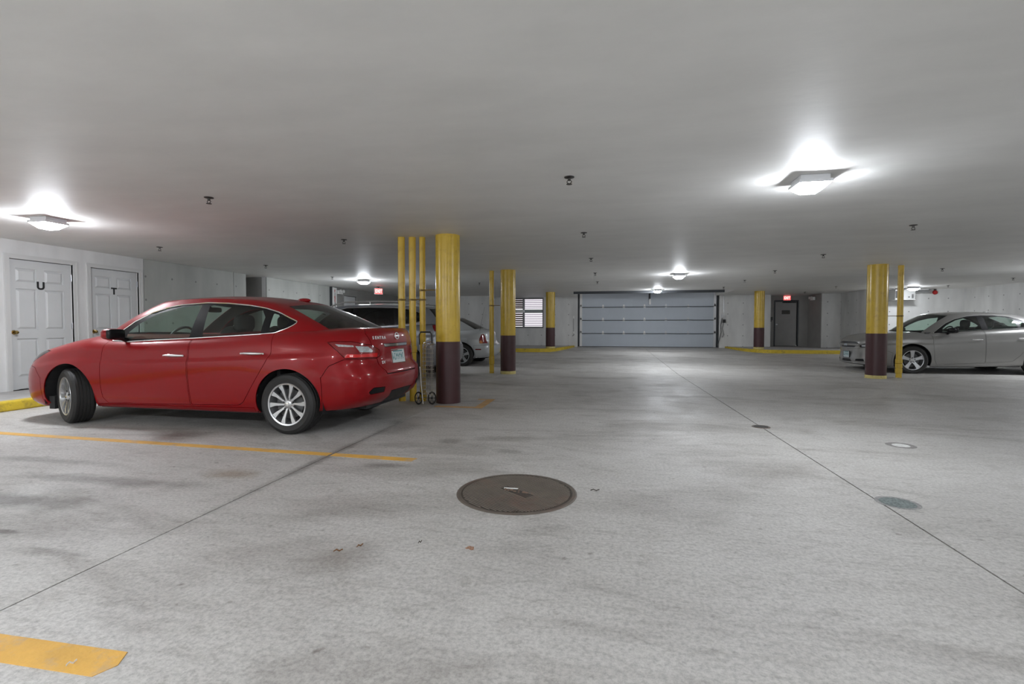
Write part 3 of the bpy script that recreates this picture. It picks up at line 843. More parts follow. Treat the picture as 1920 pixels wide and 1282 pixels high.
t = thing('floor_drain', 'small dark round drain on the floor joint', 'drain', (1.745, 5.86, 0))
MB().lathe([(.001, .0005), (.001, .004), (.07, .004), (.075, .001), (.075, .0005)], 28, cap=False).build('drain_cover', mat('drain_iron', (.05, .048, .045, 1), .6), t)
MB().lathe([(.076, .0005), (.082, .005), (.092, .004), (.096, .0005)], 28, cap=False).build('drain_rim', M_IRON, t)
t = thing('floor_cleanout', 'small round cleanout cover with a pale centre in the concrete', 'cleanout', (2.77, 5.18, 0))
MB().lathe([(.001, .0005), (.001, .003), (.062, .004), (.07, .0005)], 24, cap=False).build('pale_centre', mat('plaster_pale', (.62, .62, .6, 1), .8, var=.2, scale=30), t)
MB().lathe([(.073, .0005), (.085, .003), (.112, .0035), (.12, .0005)], 24, cap=False).build('rim', mat('rim_grey', (.23, .22, .21, 1), .8, var=.3, scale=40, bump=.4), t)
t = thing('floor_patch', 'round grey-green gravelly patch in the floor by the joint', 'patch', (1.85, 3.48, 0))
MB().lathe([(.001, .0005), (.001, .003), (.088, .003), (.098, .0005)], 28, cap=False).build('patch_core', mat('patch_green', (.17, .20, .195, 1), .9, var=.5, scale=60, bump=.8, bscale=120), t)
MB().lathe([(.098, .0005), (.108, .003), (.122, .0005)], 28, cap=False).build('patch_edge', mat('patch_rim', (.27, .265, .26, 1), .9, var=.4, scale=60, bump=.8, bscale=120), t)

M_LEAF = mat('dry_leaf', srgb(120, 84, 52), .8, var=.25, scale=60)
M_TWIG = mat('dark_twig', srgb(62, 54, 46), .8)
def leaf(x, y, L, W, rz, label, m, name='dry_leaf', cat='leaf'):
    vs = []; fs = []; n = 7
    for i in range(n):
        u = i / (n - 1); w = W * math.sin(math.pi * (u * .92 + .04)) * random.uniform(.7, 1.15)
        z = .003 + .008 * math.sin(u * 5) ** 2
        vs += [(L * (u - .5), -w / 2, z + .006), (L * (u - .5), 0, z), (L * (u - .5), w / 2, z + .005)]
    for i in range(n - 1):
        o = i * 3
        fs += [(o, o + 1, o + 4, o + 3), (o + 1, o + 2, o + 5, o + 4)]
    o = MB().add(vs, fs).build(name, m)
    so = o.modifiers.new('thick', 'SOLIDIFY'); so.thickness = .0015
    o.location = (x, y, .0005); o.rotation_euler = (0, 0, rz)
    return tag(o, label, cat)
leaf(-1.285, 2.205, .045, .012, .35, 'dry brown curled leaf, larger of two lying close together', M_LEAF)
leaf(-1.205, 2.275, .035, .012, .9, 'dry brown curled leaf, smaller of two lying close together', M_LEAF)
leaf(-.92, 2.37, .022, .006, .9, 'short dark twig on the floor near the rusty stain', M_TWIG, 'twig', 'twig')
leaf(-.505, 2.87, .03, .006, .2, 'dark twig scrap just in front of the manhole cover', M_TWIG, 'twig', 'twig')
leaf(-.045, 3.35, .06, .007, .05, 'thin dark twig right of the manhole cover', M_TWIG, 'twig', 'twig')
leaf(-1.72, 1.297, .028, .006, .9, 'pale scrap of paper lying on the thick yellow line', mat('paper', (.6, .58, .56, 1), .8), 'paper_scrap', 'litter')
mb = MB()
for k in range(14):
    a = random.uniform(0, 6.28); rr = random.uniform(0, .026)
    mb.lathe([(random.uniform(.006, .012), 0), (.004, .003), (.001, .0035)], 7, 'z', (rr * math.cos(a), .6 * rr * math.sin(a), .0002))
o = mb.build('leaf_litter', mat('rust_litter', srgb(150, 116, 96), .9, var=.3, scale=80)); o.location = (-.645, 2.37, .0005)
tag(o, 'small crushed rusty brown leaf on the floor', 'litter')

# ---------------------------------------------------------------- folding wire cart beside the near column
M_WIRE = mat('chromed_wire', (0.62, 0.60, 0.54, 1), 0.3, .9)
M_RUB = mat('rubber', (0.014, 0.014, 0.014, 1), 0.75)
t = thing('wire_cart', 'folding wire shopping cart with black handle leaning by the column', 'shopping cart', (-2.50, 6.70, 0), math.radians(-8))
t.scale = (.62, .8, 1)
M_FOAM = mat('foam_grip', (.02, .02, .022, 1), .8)
hw = .16
lean = .05
def fr(z): return lean * (1 - z)
# handle loop
MB().tube([(-hw, fr(.86), .86), (-hw, fr(1.0), 1.0), (-hw + .035, fr(1.03), 1.04), (hw - .035, fr(1.03), 1.04), (hw, fr(1.0), 1.0), (hw, fr(.86), .86)], .012, 10).build('handle_grip', M_FOAM, t, smooth=True)
for sx in (-1, 1):
    MB().tube([(sx * hw, fr(.86), .86), (sx * hw * .85, fr(.5), .5), (sx * hw * .75, fr(.1), .12)], .006, 8).build('upright', M_WIRE, t, smooth=True)
# basket, folded flat
bk = MB(); y0, y1 = -.10, .02
for z in [.16 + .058 * k for k in range(13)]:
    bk.tube([(-.02, y0, z), (.20, y0, z), (.20, y1, z), (-.02, y1, z)], .0034, 5, closed=True)
for k in range(6):
    x = -.02 + .22 * k / 5
    bk.cyl((x, y0, .14), (x, y0, .87), .0034, 5); bk.cyl((x, y1, .14), (x, y1, .87), .0034, 5)
for k in range(1, 3):
    y = y0 + (y1 - y0) * k / 3
    bk.cyl((-.02, y, .14), (-.02, y, .87), .0034, 5); bk.cyl((.2, y, .14), (.2, y, .87), .0034, 5)
bk.build('wire_basket', M_WIRE, t)
MB().tube([(.0, y0, .82), (.03, y0, .89), (.18, y0, .91), (.21, y0, .87), (.21, y1, .87), (.18, y1, .91), (.03, y1, .89), (.0, y1, .82)], .007, 8).build('basket_rim', M_WIRE, t, smooth=True)
MB().tube([(-.06, y0 - .03, .55), (-.03, y0 - .03, .3), (.02, y0 - .03, .02)], .008, 8).build('kick_stand', M_OFFW, t)
MB().cyl((-.13, .0, .1), (.2, .0, .1), .006, 8).build('axle', M_STEEL, t)
for x, y in ((-.13, -.08), (.16, .0)):
    wv = thing('wheel', None, None); wv.parent = t; wv.location = (x, y, .095)
    wv.rotation_euler = (0, 0, .3)
    MB().lathe([(.072, -.012), (.09, -.012), (.094, 0), (.09, .012), (.072, .012), (.072, -.012)], 28, 'y', cap=False).build('tyre', M_RUB, wv, smooth=True)
    sp = MB().lathe([(.001, -.02), (.016, -.02), (.016, .02), (.001, .02)], 12, 'y')
    for k in range(6):
        a = k * math.pi / 3
        sp.cyl((0, 0, 0), (.073 * math.cos(a), 0, .073 * math.sin(a)), .0045, 6)
    sp.build('spokes', M_BLACK, wv)
# ---------------------------------------------------------------- car body surfaces (plain numpy)
def pchip(xs, ys, x):
    """monotone cubic interpolation"""
    xs = np.asarray(xs, float); ys = np.asarray(ys, float); x = np.asarray(x, float)
    h = np.diff(xs); d = np.diff(ys) / h
    m = np.zeros(len(xs)); m[0] = d[0]; m[-1] = d[-1]
    for i in range(1, len(xs) - 1):
        if d[i - 1] * d[i] > 0:
            w1 = 2 * h[i] + h[i - 1]; w2 = h[i] + 2 * h[i - 1]
            m[i] = (w1 + w2) / (w1 / d[i - 1] + w2 / d[i])
    k = np.clip(np.searchsorted(xs, x) - 1, 0, len(xs) - 2)
    t = np.clip((x - xs[k]) / h[k], 0, 1)
    return ((1 + 2 * t) * (1 - t) ** 2 * ys[k] + t * (1 - t) ** 2 * h[k] * m[k]
            + t * t * (3 - 2 * t) * ys[k + 1] + t * t * (t - 1) * h[k] * m[k + 1])

def tab(T, x):
    return pchip([q[0] for q in T], [q[1] for q in T], x)

class Surf:
    """lower body: a skirt round the plan outline plus a crowned deck; upper body: a lofted greenhouse"""
    def __init__(s, P):
        s.P = P
        xf0, xr0 = P['xf0'], P['xr0']
        fr, rr = P['plan_f'], P['plan_r']
        # stations from front centre to rear centre
        def dense(kn, n):
            d = np.array([k[0] for k in kn]); t = np.array([k[1] for k in kn])
            arc = np.concatenate([[0], np.cumsum(np.hypot(np.diff(d), np.diff(t) * P['W0']))])
            u = np.linspace(0, arc[-1], n)
            return pchip(arc, d, u), np.clip(pchip(arc, t, u), 0, 1)
        df, tf = dense(fr, 40); dr, tr = dense(rr, 40)
        xm = np.linspace(xf0 + df[-1], xr0 - dr[-1], P.get('nmid', 44))[1:-1]
        s.x0 = np.concatenate([xf0 + df, xm, (xr0 - dr)[::-1]])
        s.t = np.concatenate([tf, np.ones(len(xm)), tr[::-1]])
        W0 = P['W0']
        # unrolled coordinate: equals x along the sides, arc length round the ends
        step = np.hypot(np.diff(s.x0), np.diff(s.t * W0))
        a = np.concatenate([[0], np.cumsum(step)])
        i0 = np.argmin(abs(s.x0 - (xf0 + xr0) / 2)); s.a = a - a[i0] + s.x0[i0]
        s.v = np.array(P['rows'])
        LenF = P.get('fade', .9)
        wf = np.clip(1 - (s.x0 - xf0) / LenF, 0, 1); wf = wf * wf * (3 - 2 * wf)
        wr = np.clip(1 - (xr0 - s.x0) / LenF, 0, 1); wr = wr * wr * (3 - 2 * wr)
        nS, nV = len(s.x0), len(s.v)
        X = np.zeros((nV, nS)); Y = np.zeros((nV, nS)); Z = np.zeros((nV, nS))
        for i, v in enumerate(s.v):
            x = s.x0 + (tab(P['xf'], v) - xf0) * wf + (tab(P['xr'], v) - xr0) * wr
            w = s.width(v, x)
            X[i] = x; Y[i] = w * s.t
        yt = Y[-1]
        zt = s.deck(X[-1], yt)
        for i, v in enumerate(s.v):
            zb = tab(P['zb'], X[i])
            Z[i] = zb + v * (zt - zb)
        s.X, s.Y, s.Z = X, Y, Z
    def width(s, v, x):
        """half width at height fraction v and length x"""
        T = s.P['W']                     # list of (x, [(v, w)...])
        xs = [q[0] for q in T]
        vals = np.array([tab(q[1], v) for q in T])
        w = pchip(xs, vals, x) if len(xs) > 1 else np.full_like(x, vals[0])
        for (xc, amp, wid, v0, v1) in s.P.get('flare', []):
            if v0 < v < v1:
                k = math.sin(math.pi * (v - v0) / (v1 - v0))
                w = w + amp * k * np.exp(-((x - xc) / wid) ** 2)
        return w
    def deck(s, x, y):
        P = s.P
        zc = tab(P['zc'], x); dr = tab(P['drop'], x)
        wt = np.maximum(s.width(1.0, x), .3)
        p = P.get('deck_p', 4)
        return zc - dr * np.clip(abs(y) / wt, 0, 1) ** p
    def deck_rows(s, n=9):
        k = np.array([1 - (j / (n - 1.0)) for j in range(n)])
        X = np.tile(s.X[-1], (n, 1)); Y = k[:, None] * s.Y[-1][None, :]
        Z = s.deck(X, Y)
        return X, Y, Z
    def roof_z(s, x, y):
        return tab(s.P['roof'], x) - s.P['roof_k'] * np.asarray(y) ** 2
    def green(s, nu=110, nv=16):
        """greenhouse side surface from belt curve B over M to roof rail T"""
        P = s.P
        def curve(kn, u):
            kn = np.array(kn); uu = kn[:, 0]
            return np.stack([pchip(uu, kn[:, 1 + i], u) for i in range(kn.shape[1] - 1)], -1)
        u = np.linspace(0, 1, nu)
        B = curve(P['B'], u)
        T = curve([(k[0], k[1], k[2], float(s.roof_z(k[1], k[2]))) for k in P['T']], u)
        T[:, 2] = s.roof_z(T[:, 0], T[:, 1])
        bul = pchip([k[0] for k in P['bulge']], [k[1] for k in P['bulge']], u)
        bx = pchip([k[0] for k in P['bulge']], [k[2] for k in P['bulge']], u)
        w = np.linspace(0, 1, nv)
        S = np.zeros((nv, nu, 3))
        for i, q in enumerate(w):
            hump = 4 * q * (1 - q)
            S[i] = B * (1 - q) + T * q
            S[i, :, 1] += bul * hump * np.where(abs(T[:, 1]) < 1e-6, 0, 1)
            S[i, :, 0] += bx * hump
            S[i, :, 2] += np.abs(bx) * .55 * hump
        S[:, 0, 1] = 0; S[:, -1, 1] = 0
        return u, S

def red_params():
    rows = [0, .03, .08, .15, .24, .34, .44, .53, .60, .655, .69, .72, .75, .79, .84, .885, .925, .955, .98, 1.0]
    side = [(0, .80), (.04, .835), (.12, .858), (.3, .874), (.5, .882), (.62, .885), (.685, .886), (.715, .872), (.80, .863), (.88, .853), (.95, .828), (1, .79)]
    front = [(0, .80), (.04, .835), (.12, .858), (.3, .872), (.5, .878), (.62, .872), (.685, .866), (.72, .856), (.80, .846), (.88, .83), (.95, .795), (1, .74)]
    rear = [(0, .80), (.04, .83), (.12, .855), (.3, .874), (.5, .884), (.62, .885), (.685, .880), (.72, .872), (.80, .855), (.88, .825), (.95, .775), (1, .71)]
    return dict(
        xf0=-.14, xr0=4.56, W0=.86, rows=rows, nmid=60,
        plan_f=[(0, 0), (.008, .3), (.03, .55), (.08, .74), (.18, .865), (.36, .94), (.66, .98), (1.1, 1.0)],
        plan_r=[(0, 0), (.012, .3), (.045, .56), (.11, .745), (.22, .87), (.38, .94), (.62, .98), (1.0, 1.0)],
        xf=[(0, -.02), (.08, -.10), (.2, -.135), (.4, -.14), (.6, -.12), (.8, -.07), (.93, .0), (1, .10)],
        xr=[(0, 4.40), (.08, 4.50), (.22, 4.555), (.36, 4.56), (.45, 4.545), (.50, 4.50), (.56, 4.475), (.75, 4.47), (.88, 4.46), (.95, 4.45), (1, 4.42)],
        W=[(.2, front), (.8, front), (1.7, side), (3.3, side), (4.2, rear)],
        flare=[(.80, .020, .36, .1, .80), (3.645, .016, .40, .1, .75)],
        zb=[(-.2, .20), (.0, .185), (.35, .175), (.45, .2), (1.2, .205), (3.2, .205), (4.0, .245), (4.4, .275), (4.6, .30)],
        zc=[(-.2, .64), (.0, .74), (.10, .795), (.25, .865), (.45, .925), (.72, .992), (1.1, 1.048), (1.4, 1.055), (2.4, 1.055), (3.4, 1.10), (3.8, 1.112), (4.1, 1.112), (4.3, 1.105), (4.42, 1.098), (4.6, 1.085)],
        drop=[(-.2, .01), (.1, .03), (.4, .05), (.9, .065), (1.3, .105), (1.6, .11), (2.45, .07), (3.3, .055), (3.6, .05), (4.0, .05), (4.4, .03), (4.6, .02)],
        deck_p=5,
        roof=[(1.3, 1.34), (1.7, 1.445), (2.05, 1.48), (2.45, 1.492), (2.8, 1.480), (3.1, 1.452), (3.4, 1.405), (3.9, 1.31)],
        roof_k=.17,
        # u, x, y, z   belt curve
        B=[(0, .93, 0, 1.02), (.12, .97, .40, 1.015), (.20, 1.08, .66, .99), (.25, 1.24, .752, .957), (.30, 1.45, .78, .942), (.36, 1.75, .795, .938), (.5, 2.45, .800, .978), (.62, 3.1, .792, 1.018), (.70, 3.55, .772, 1.05),
           (.77, 3.84, .71, 1.075), (.83, 4.0, .60, 1.088), (.9, 4.11, .36, 1.10), (1, 4.16, 0, 1.106)],
        # u, x, y      roof edge
        T=[(0, 1.70, 0), (.12, 1.72, .32), (.20, 1.80, .53), (.25, 1.95, .558), (.30, 2.10, .566), (.36, 2.28, .57), (.5, 2.62, .572), (.62, 2.9, .564), (.70, 3.12, .552),
           (.77, 3.26, .535), (.83, 3.34, .47), (.9, 3.355, .28), (1, 3.36, 0)],
        bulge=[(0, 0, -.035), (.2, .012, -.025), (.25, .022, -.015), (.36, .026, 0), (.7, .026, .0), (.78, .03, .015), (.84, .02, .012), (1, 0, .01)],
    )
# ---------------------------------------------------------------- car paint and trim
def car_paint(name, col, rough=.22, metal=0.0, flake=0.0):
    m = bpy.data.materials.new(name)
    nt, N, Lk, P = nodes(m)
    P.inputs['Base Color'].default_value = col
    P.inputs['Roughness'].default_value = rough
    P.inputs['Metallic'].default_value = metal
    P.inputs['Coat Weight'].default_value = .7
    P.inputs['Specular IOR Level'].default_value = .15
    P.inputs['Coat IOR'].default_value = 1.42
    P.inputs['Coat Roughness'].default_value = .03
    return m
M_REDP = car_paint('paint_red_car', (0.24, 0.0012, 0.004, 1), .34, .10)
M_SILV = car_paint('paint_silver_grey', (0.30, 0.295, 0.285, 1), .30, .55)
M_SUVP = car_paint('paint_suv_grey', (0.26, 0.275, 0.30, 1), .28, .5)
M_WHTP = car_paint('paint_pale_silver', (0.50, 0.52, 0.53, 1), .32, .3)
M_GLASS = glass_mat('car_glass', (0.74, 0.86, 0.80, 1))
M_GLASSD = glass_mat('car_glass_dark', (0.10, 0.115, 0.11, 1))
M_CHROME = mat('chrome', (0.78, 0.78, 0.78, 1), 0.12, 1.0)
M_TRIMB = mat('trim_black', (0.006, 0.006, 0.007, 1), 0.35, spec=.25)
M_INNER = mat('inner_dark', (0.016, 0.016, 0.017, 1), 0.8)
M_TYRE = mat('tyre_rubber', (0.017, 0.0165, 0.016, 1), 0.62, bump=.1, bscale=90)
M_ALLOY = mat('alloy_silver', (0.60, 0.61, 0.62, 1), 0.30, .85)
M_BRAKE = mat('brake_grey', (0.10, 0.10, 0.10, 1), 0.5, .6)
M_LINER = mat('cabin_liner', (0.10, 0.10, 0.098, 1), 0.85)
M_SEAT = mat('seat_cloth', (0.022, 0.022, 0.023, 1), 0.9, var=.2, scale=60)
M_DASH = mat('dash_plastic', (0.05, 0.05, 0.05, 1), 0.55)
M_TAILR = mat('lamp_red', (0.20, 0.002, 0.005, 1), 0.12, coat=1.0)
M_TAILB = mat('lamp_red_bright', (0.62, 0.012, 0.012, 1), 0.12, coat=1.0)
M_CLEAR = mat('lamp_clear', (0.62, 0.64, 0.66, 1), 0.10, .6, var=.35, scale=70, coat=1.0)
M_SMOKE = mat('lamp_smoke', (0.035, 0.03, 0.03, 1), 0.10, .0, spec=.4)
M_PLATE = mat('plate_white', (0.55, 0.62, 0.62, 1), 0.4)
M_PLATET = mat('plate_teal', (0.05, 0.22, 0.23, 1), 0.4)

def in_poly(p, q, poly):
    c = False; n = len(poly); j = n - 1
    for i in range(n):
        xi, yi = poly[i]; xj, yj = poly[j]
        if (yi > q) != (yj > q) and p < (xj - xi) * (q - yi) / (yj - yi) + xi: c = not c
        j = i
    return c

def shrink(poly, g):
    n = len(poly)
    ar = sum(poly[i][0] * poly[(i + 1) % n][1] - poly[(i + 1) % n][0] * poly[i][1] for i in range(n))
    sg = 1 if ar > 0 else -1
    out = []
    for i in range(n):
        a = Vector(poly[i - 1]); b = Vector(poly[i]); c = Vector(poly[(i + 1) % n])
        n1 = (b - a).normalized(); n2 = (c - b).normalized()
        m1 = Vector((-n1.y, n1.x)) * sg; m2 = Vector((-n2.y, n2.x)) * sg
        m = m1 + m2
        if m.length < 1e-6: m = m1
        m.normalize()
        k = g / max(.4, m.dot(m1))
        out.append((b.x + m.x * k, b.y + m.y * k))
    return out

def round_poly(poly, r=.02, n=4):
    out = []
    N = len(poly)
    for i in range(N):
        a = Vector(poly[i - 1]); b = Vector(poly[i]); c = Vector(poly[(i + 1) % N])
        ra = min(r, (a - b).length * .45); rc = min(r, (c - b).length * .45)
        p = b + (a - b).normalized() * ra; q = b + (c - b).normalized() * rc
        for k in range(n + 1):
            t = k / n
            w = p * (1 - t) ** 2 + b * 2 * t * (1 - t) + q * t * t
            out.append((w.x, w.y))
    return out

def imprint(bm, poly, ok, i0=0, i1=2):
    """cut the faces accepted by ok along the outline poly, given in coordinates i0, i1"""
    xs = [p[0] for p in poly]; zs = [p[1] for p in poly]
    def bb(f):
        cs = [v.co for v in f.verts]
        return (min(c[i0] for c in cs), max(c[i0] for c in cs), min(c[i1] for c in cs), max(c[i1] for c in cs))
    S = {}
    for f in bm.faces:
        if ok(f):
            b = bb(f)
            if b[1] >= min(xs) and b[0] <= max(xs) and b[3] >= min(zs) and b[2] <= max(zs): S[f] = b
    n = len(poly)
    for i in range(n):
        p, q = poly[i], poly[(i + 1) % n]
        dx, dz = q[0] - p[0], q[1] - p[1]
        if abs(dx) + abs(dz) < 1e-7: continue
        x0, x1 = min(p[0], q[0]) - 1e-5, max(p[0], q[0]) + 1e-5
        z0, z1 = min(p[1], q[1]) - 1e-5, max(p[1], q[1]) + 1e-5
        cand = [f for f, b in S.items() if b[1] >= x0 and b[0] <= x1 and b[3] >= z0 and b[2] <= z1]
        if not cand: continue
        no = [0, 0, 0]; no[i0] = dz; no[i1] = -dx
        co = [0, 0, 0]; co[i0] = p[0]; co[i1] = p[1]
        gs = set(cand)
        for f in cand:
            gs.update(f.edges); gs.update(f.verts)
            S.pop(f)
        ret = bmesh.ops.bisect_plane(bm, geom=list(gs), dist=1e-5, plane_co=co, plane_no=no)
        for el in ret['geom']:
            if isinstance(el, bmesh.types.BMFace) and el.is_valid: S[el] = bb(el)
        for f in cand:
            if f.is_valid and f not in S: S[f] = bb(f)

def split_parts(bm, names, mats, parent, thick=.010, order=None):
    """names: dict face -> part key; every key becomes one mesh object under parent"""
    groups = {}
    for f, k in names.items():
        if k is not None: groups.setdefault(k, []).append(f)
    out = {}
    for k, fs in groups.items():
        idx = {}; vs = []; fl = []
        for f in fs:
            t = []
            for v in f.verts:
                if v not in idx:
                    idx[v] = len(vs); vs.append(tuple(v.co))
                t.append(idx[v])
            fl.append(t)
        nm = k[0] if isinstance(k, tuple) else k
        me = bpy.data.meshes.new(nm)
        me.from_pydata(vs, [], fl); me.update()
        me.materials.append(mats[nm])
        me.shade_smooth(); me.set_sharp_from_angle(angle=math.radians(42))
        b2 = bmesh.new(); b2.from_mesh(me)
        for e in b2.edges:
            if e.is_boundary: e.smooth = False
        b2.to_mesh(me); b2.free()
        o = bpy.data.objects.new(nm, me); COL.objects.link(o); o.parent = parent
        if thick and 'window' not in nm and 'windshield' not in nm:
            so = o.modifiers.new('thickness', 'SOLIDIFY'); so.thickness = thick; so.offset = -1; so.use_even_offset = False
            me.materials.append(M_LINER); so.material_offset = 1; so.material_offset_rim = 0
        out[k] = o
    return out

def superbox(c, d, n=3.2, seg=20, taper=None):
    """rounded block (superellipsoid)"""
    vs = []; fs = []; rows = seg // 2 + 1
    def pw(v, e): return math.copysign(abs(v) ** e, v)
    for i in range(rows):
        ph = -math.pi / 2 + math.pi * i / (rows - 1)
        for j in range(seg):
            th = 2 * math.pi * j / seg
            x = pw(math.cos(ph), 2 / n) * pw(math.cos(th), 2 / n); y = pw(math.cos(ph), 2 / n) * pw(math.sin(th), 2 / n); z = pw(math.sin(ph), 2 / n)
            k = 1.0
            if taper: k = 1 + taper * z
            vs.append((c[0] + d[0] / 2 * x * k, c[1] + d[1] / 2 * y * k, c[2] + d[2] / 2 * z))
    for i in range(rows - 1):
        for j in range(seg):
            j2 = (j + 1) % seg
            fs.append((i * seg + j, i * seg + j2, (i + 1) * seg + j2, (i + 1) * seg + j))
    return vs, fs

# ---------------------------------------------------------------- wheels
def make_wheel(parent, x, y, R, rim, width, side, style, steer=0.0):
    """side -1: outer face towards -y. The tyre is the part; rim, disc and nuts hang under it"""
    pr = [(rim, -width * .46), (rim + .012, -width * .49), (R * .86, -width * .53), (R * .955, -width * .46), (R, -width * .36), (R, width * .36), (R * .955, width * .46), (R * .86, width * .53), (rim + .012, width * .49), (rim, width * .46)]
    # tread grooves
    t = width * .30; g = .007
    tread = []
    for yy in (-.22, -.075, .075, .22):
        q = yy * width
        tread += [(R, q - g), (R - .007, q - g * .6), (R - .007, q + g * .6), (R, q + g)]
    prof = pr[:5] + tread + pr[5:]
    tyre = MB().lathe(prof, 56, 'y', cap=False).build('wheel', M_TYRE, parent, smooth=True, angle=28)
    tyre.location = (x, y, R); tyre.rotation_euler = (0, 0, steer)
    s = side
    yo = s * width * .46
    rm = MB()
    rm.lathe([(rim + .010, yo), (rim + .004, yo + s * .008), (rim - .010, yo + s * .004), (rim - .016, yo - s * .03), (rim - .03, 0), (rim - .02, -yo)], 56, 'y', cap=False)
    def spoke(prof2, yf0, yf1, th, a):
        """prof2: list of (r, tangential) left and right edges"""
        n = len(prof2); vs = []; fs = []
        for (r, c0, c1) in prof2:
            u = (r - .03) / (rim - .03)
            yf = yo + s * (yf0 * (1 - u) + yf1 * u)
            for dy in (0, -s * th):
                for cc in (c0, c1):
                    X = r * math.cos(a) - cc * math.sin(a); Z = r * math.sin(a) + cc * math.cos(a)
                    vs.append((X, yf + dy, Z))
        for i in range(n - 1):
            o = i * 4
            fs += [(o, o + 1, o + 5, o + 4), (o + 2, o + 6, o + 7, o + 3), (o, o + 4, o + 6, o + 2), (o + 1, o + 3, o + 7, o + 5)]
        rm.add(vs, fs)
    if style == 'ten':
        for k in range(10):
            a = 2 * math.pi * k / 10 + .1
            sw = [(.03, -.008, .010), (.07, -.011, .008), (.11, -.017, .006), (.15, -.026, .006), (rim - .012, -.032, .018)]
            spoke([(r, c0 * s * -1, c1 * s * -1) for r, c0, c1 in sw], -.018, -.002, .022, a)
    elif style == 'five':
        for k in range(5):
            a = 2 * math.pi * k / 5 + math.pi / 2
            spoke([(.03, -.035, .035), (.07, -.030, .030), (.14, -.034, .034), (rim - .006, -.050, .050)], -.022, -.004, .03, a)
    rm.lathe([(.001, yo - s * .004), (.030, yo - s * .006), (.045, yo - s * .016), (.06, yo - s * .03), (.06, yo - s * .05)], 28, 'y', cap=False)
    rm.build('rim', M_ALLOY, tyre, smooth=True, angle=30)
    MB().lathe([(.001, yo - s * .055), (rim * .72, yo - s * .055), (rim * .72, yo - s * .075), (.001, yo - s * .075)], 36, 'y', cap=False).build('brake_disc', M_BRAKE, tyre, smooth=True)
    MB().lathe([(.001, yo - s * .09), (rim - .02, yo - s * .09), (rim - .02, yo - s * .095), (.001, yo - s * .095)], 36, 'y', cap=False).build('wheel_back', M_INNER, tyre)
    for k in range(5):
        a = 2 * math.pi * k / 5 + .3
        MB().cyl((.057 * math.cos(a), yo - s * .03, .057 * math.sin(a)), (.057 * math.cos(a), yo - s * .010, .057 * math.sin(a)), .011, 8).build('lug_nut', M_BRAKE, tyre)
    MB().lathe([(.001, yo + s * .001), (.022, yo - s * .001), (.024, yo - s * .006)], 18, 'y', cap=False).build('hub_cap', M_CHROME, tyre, smooth=True)
    return tyre

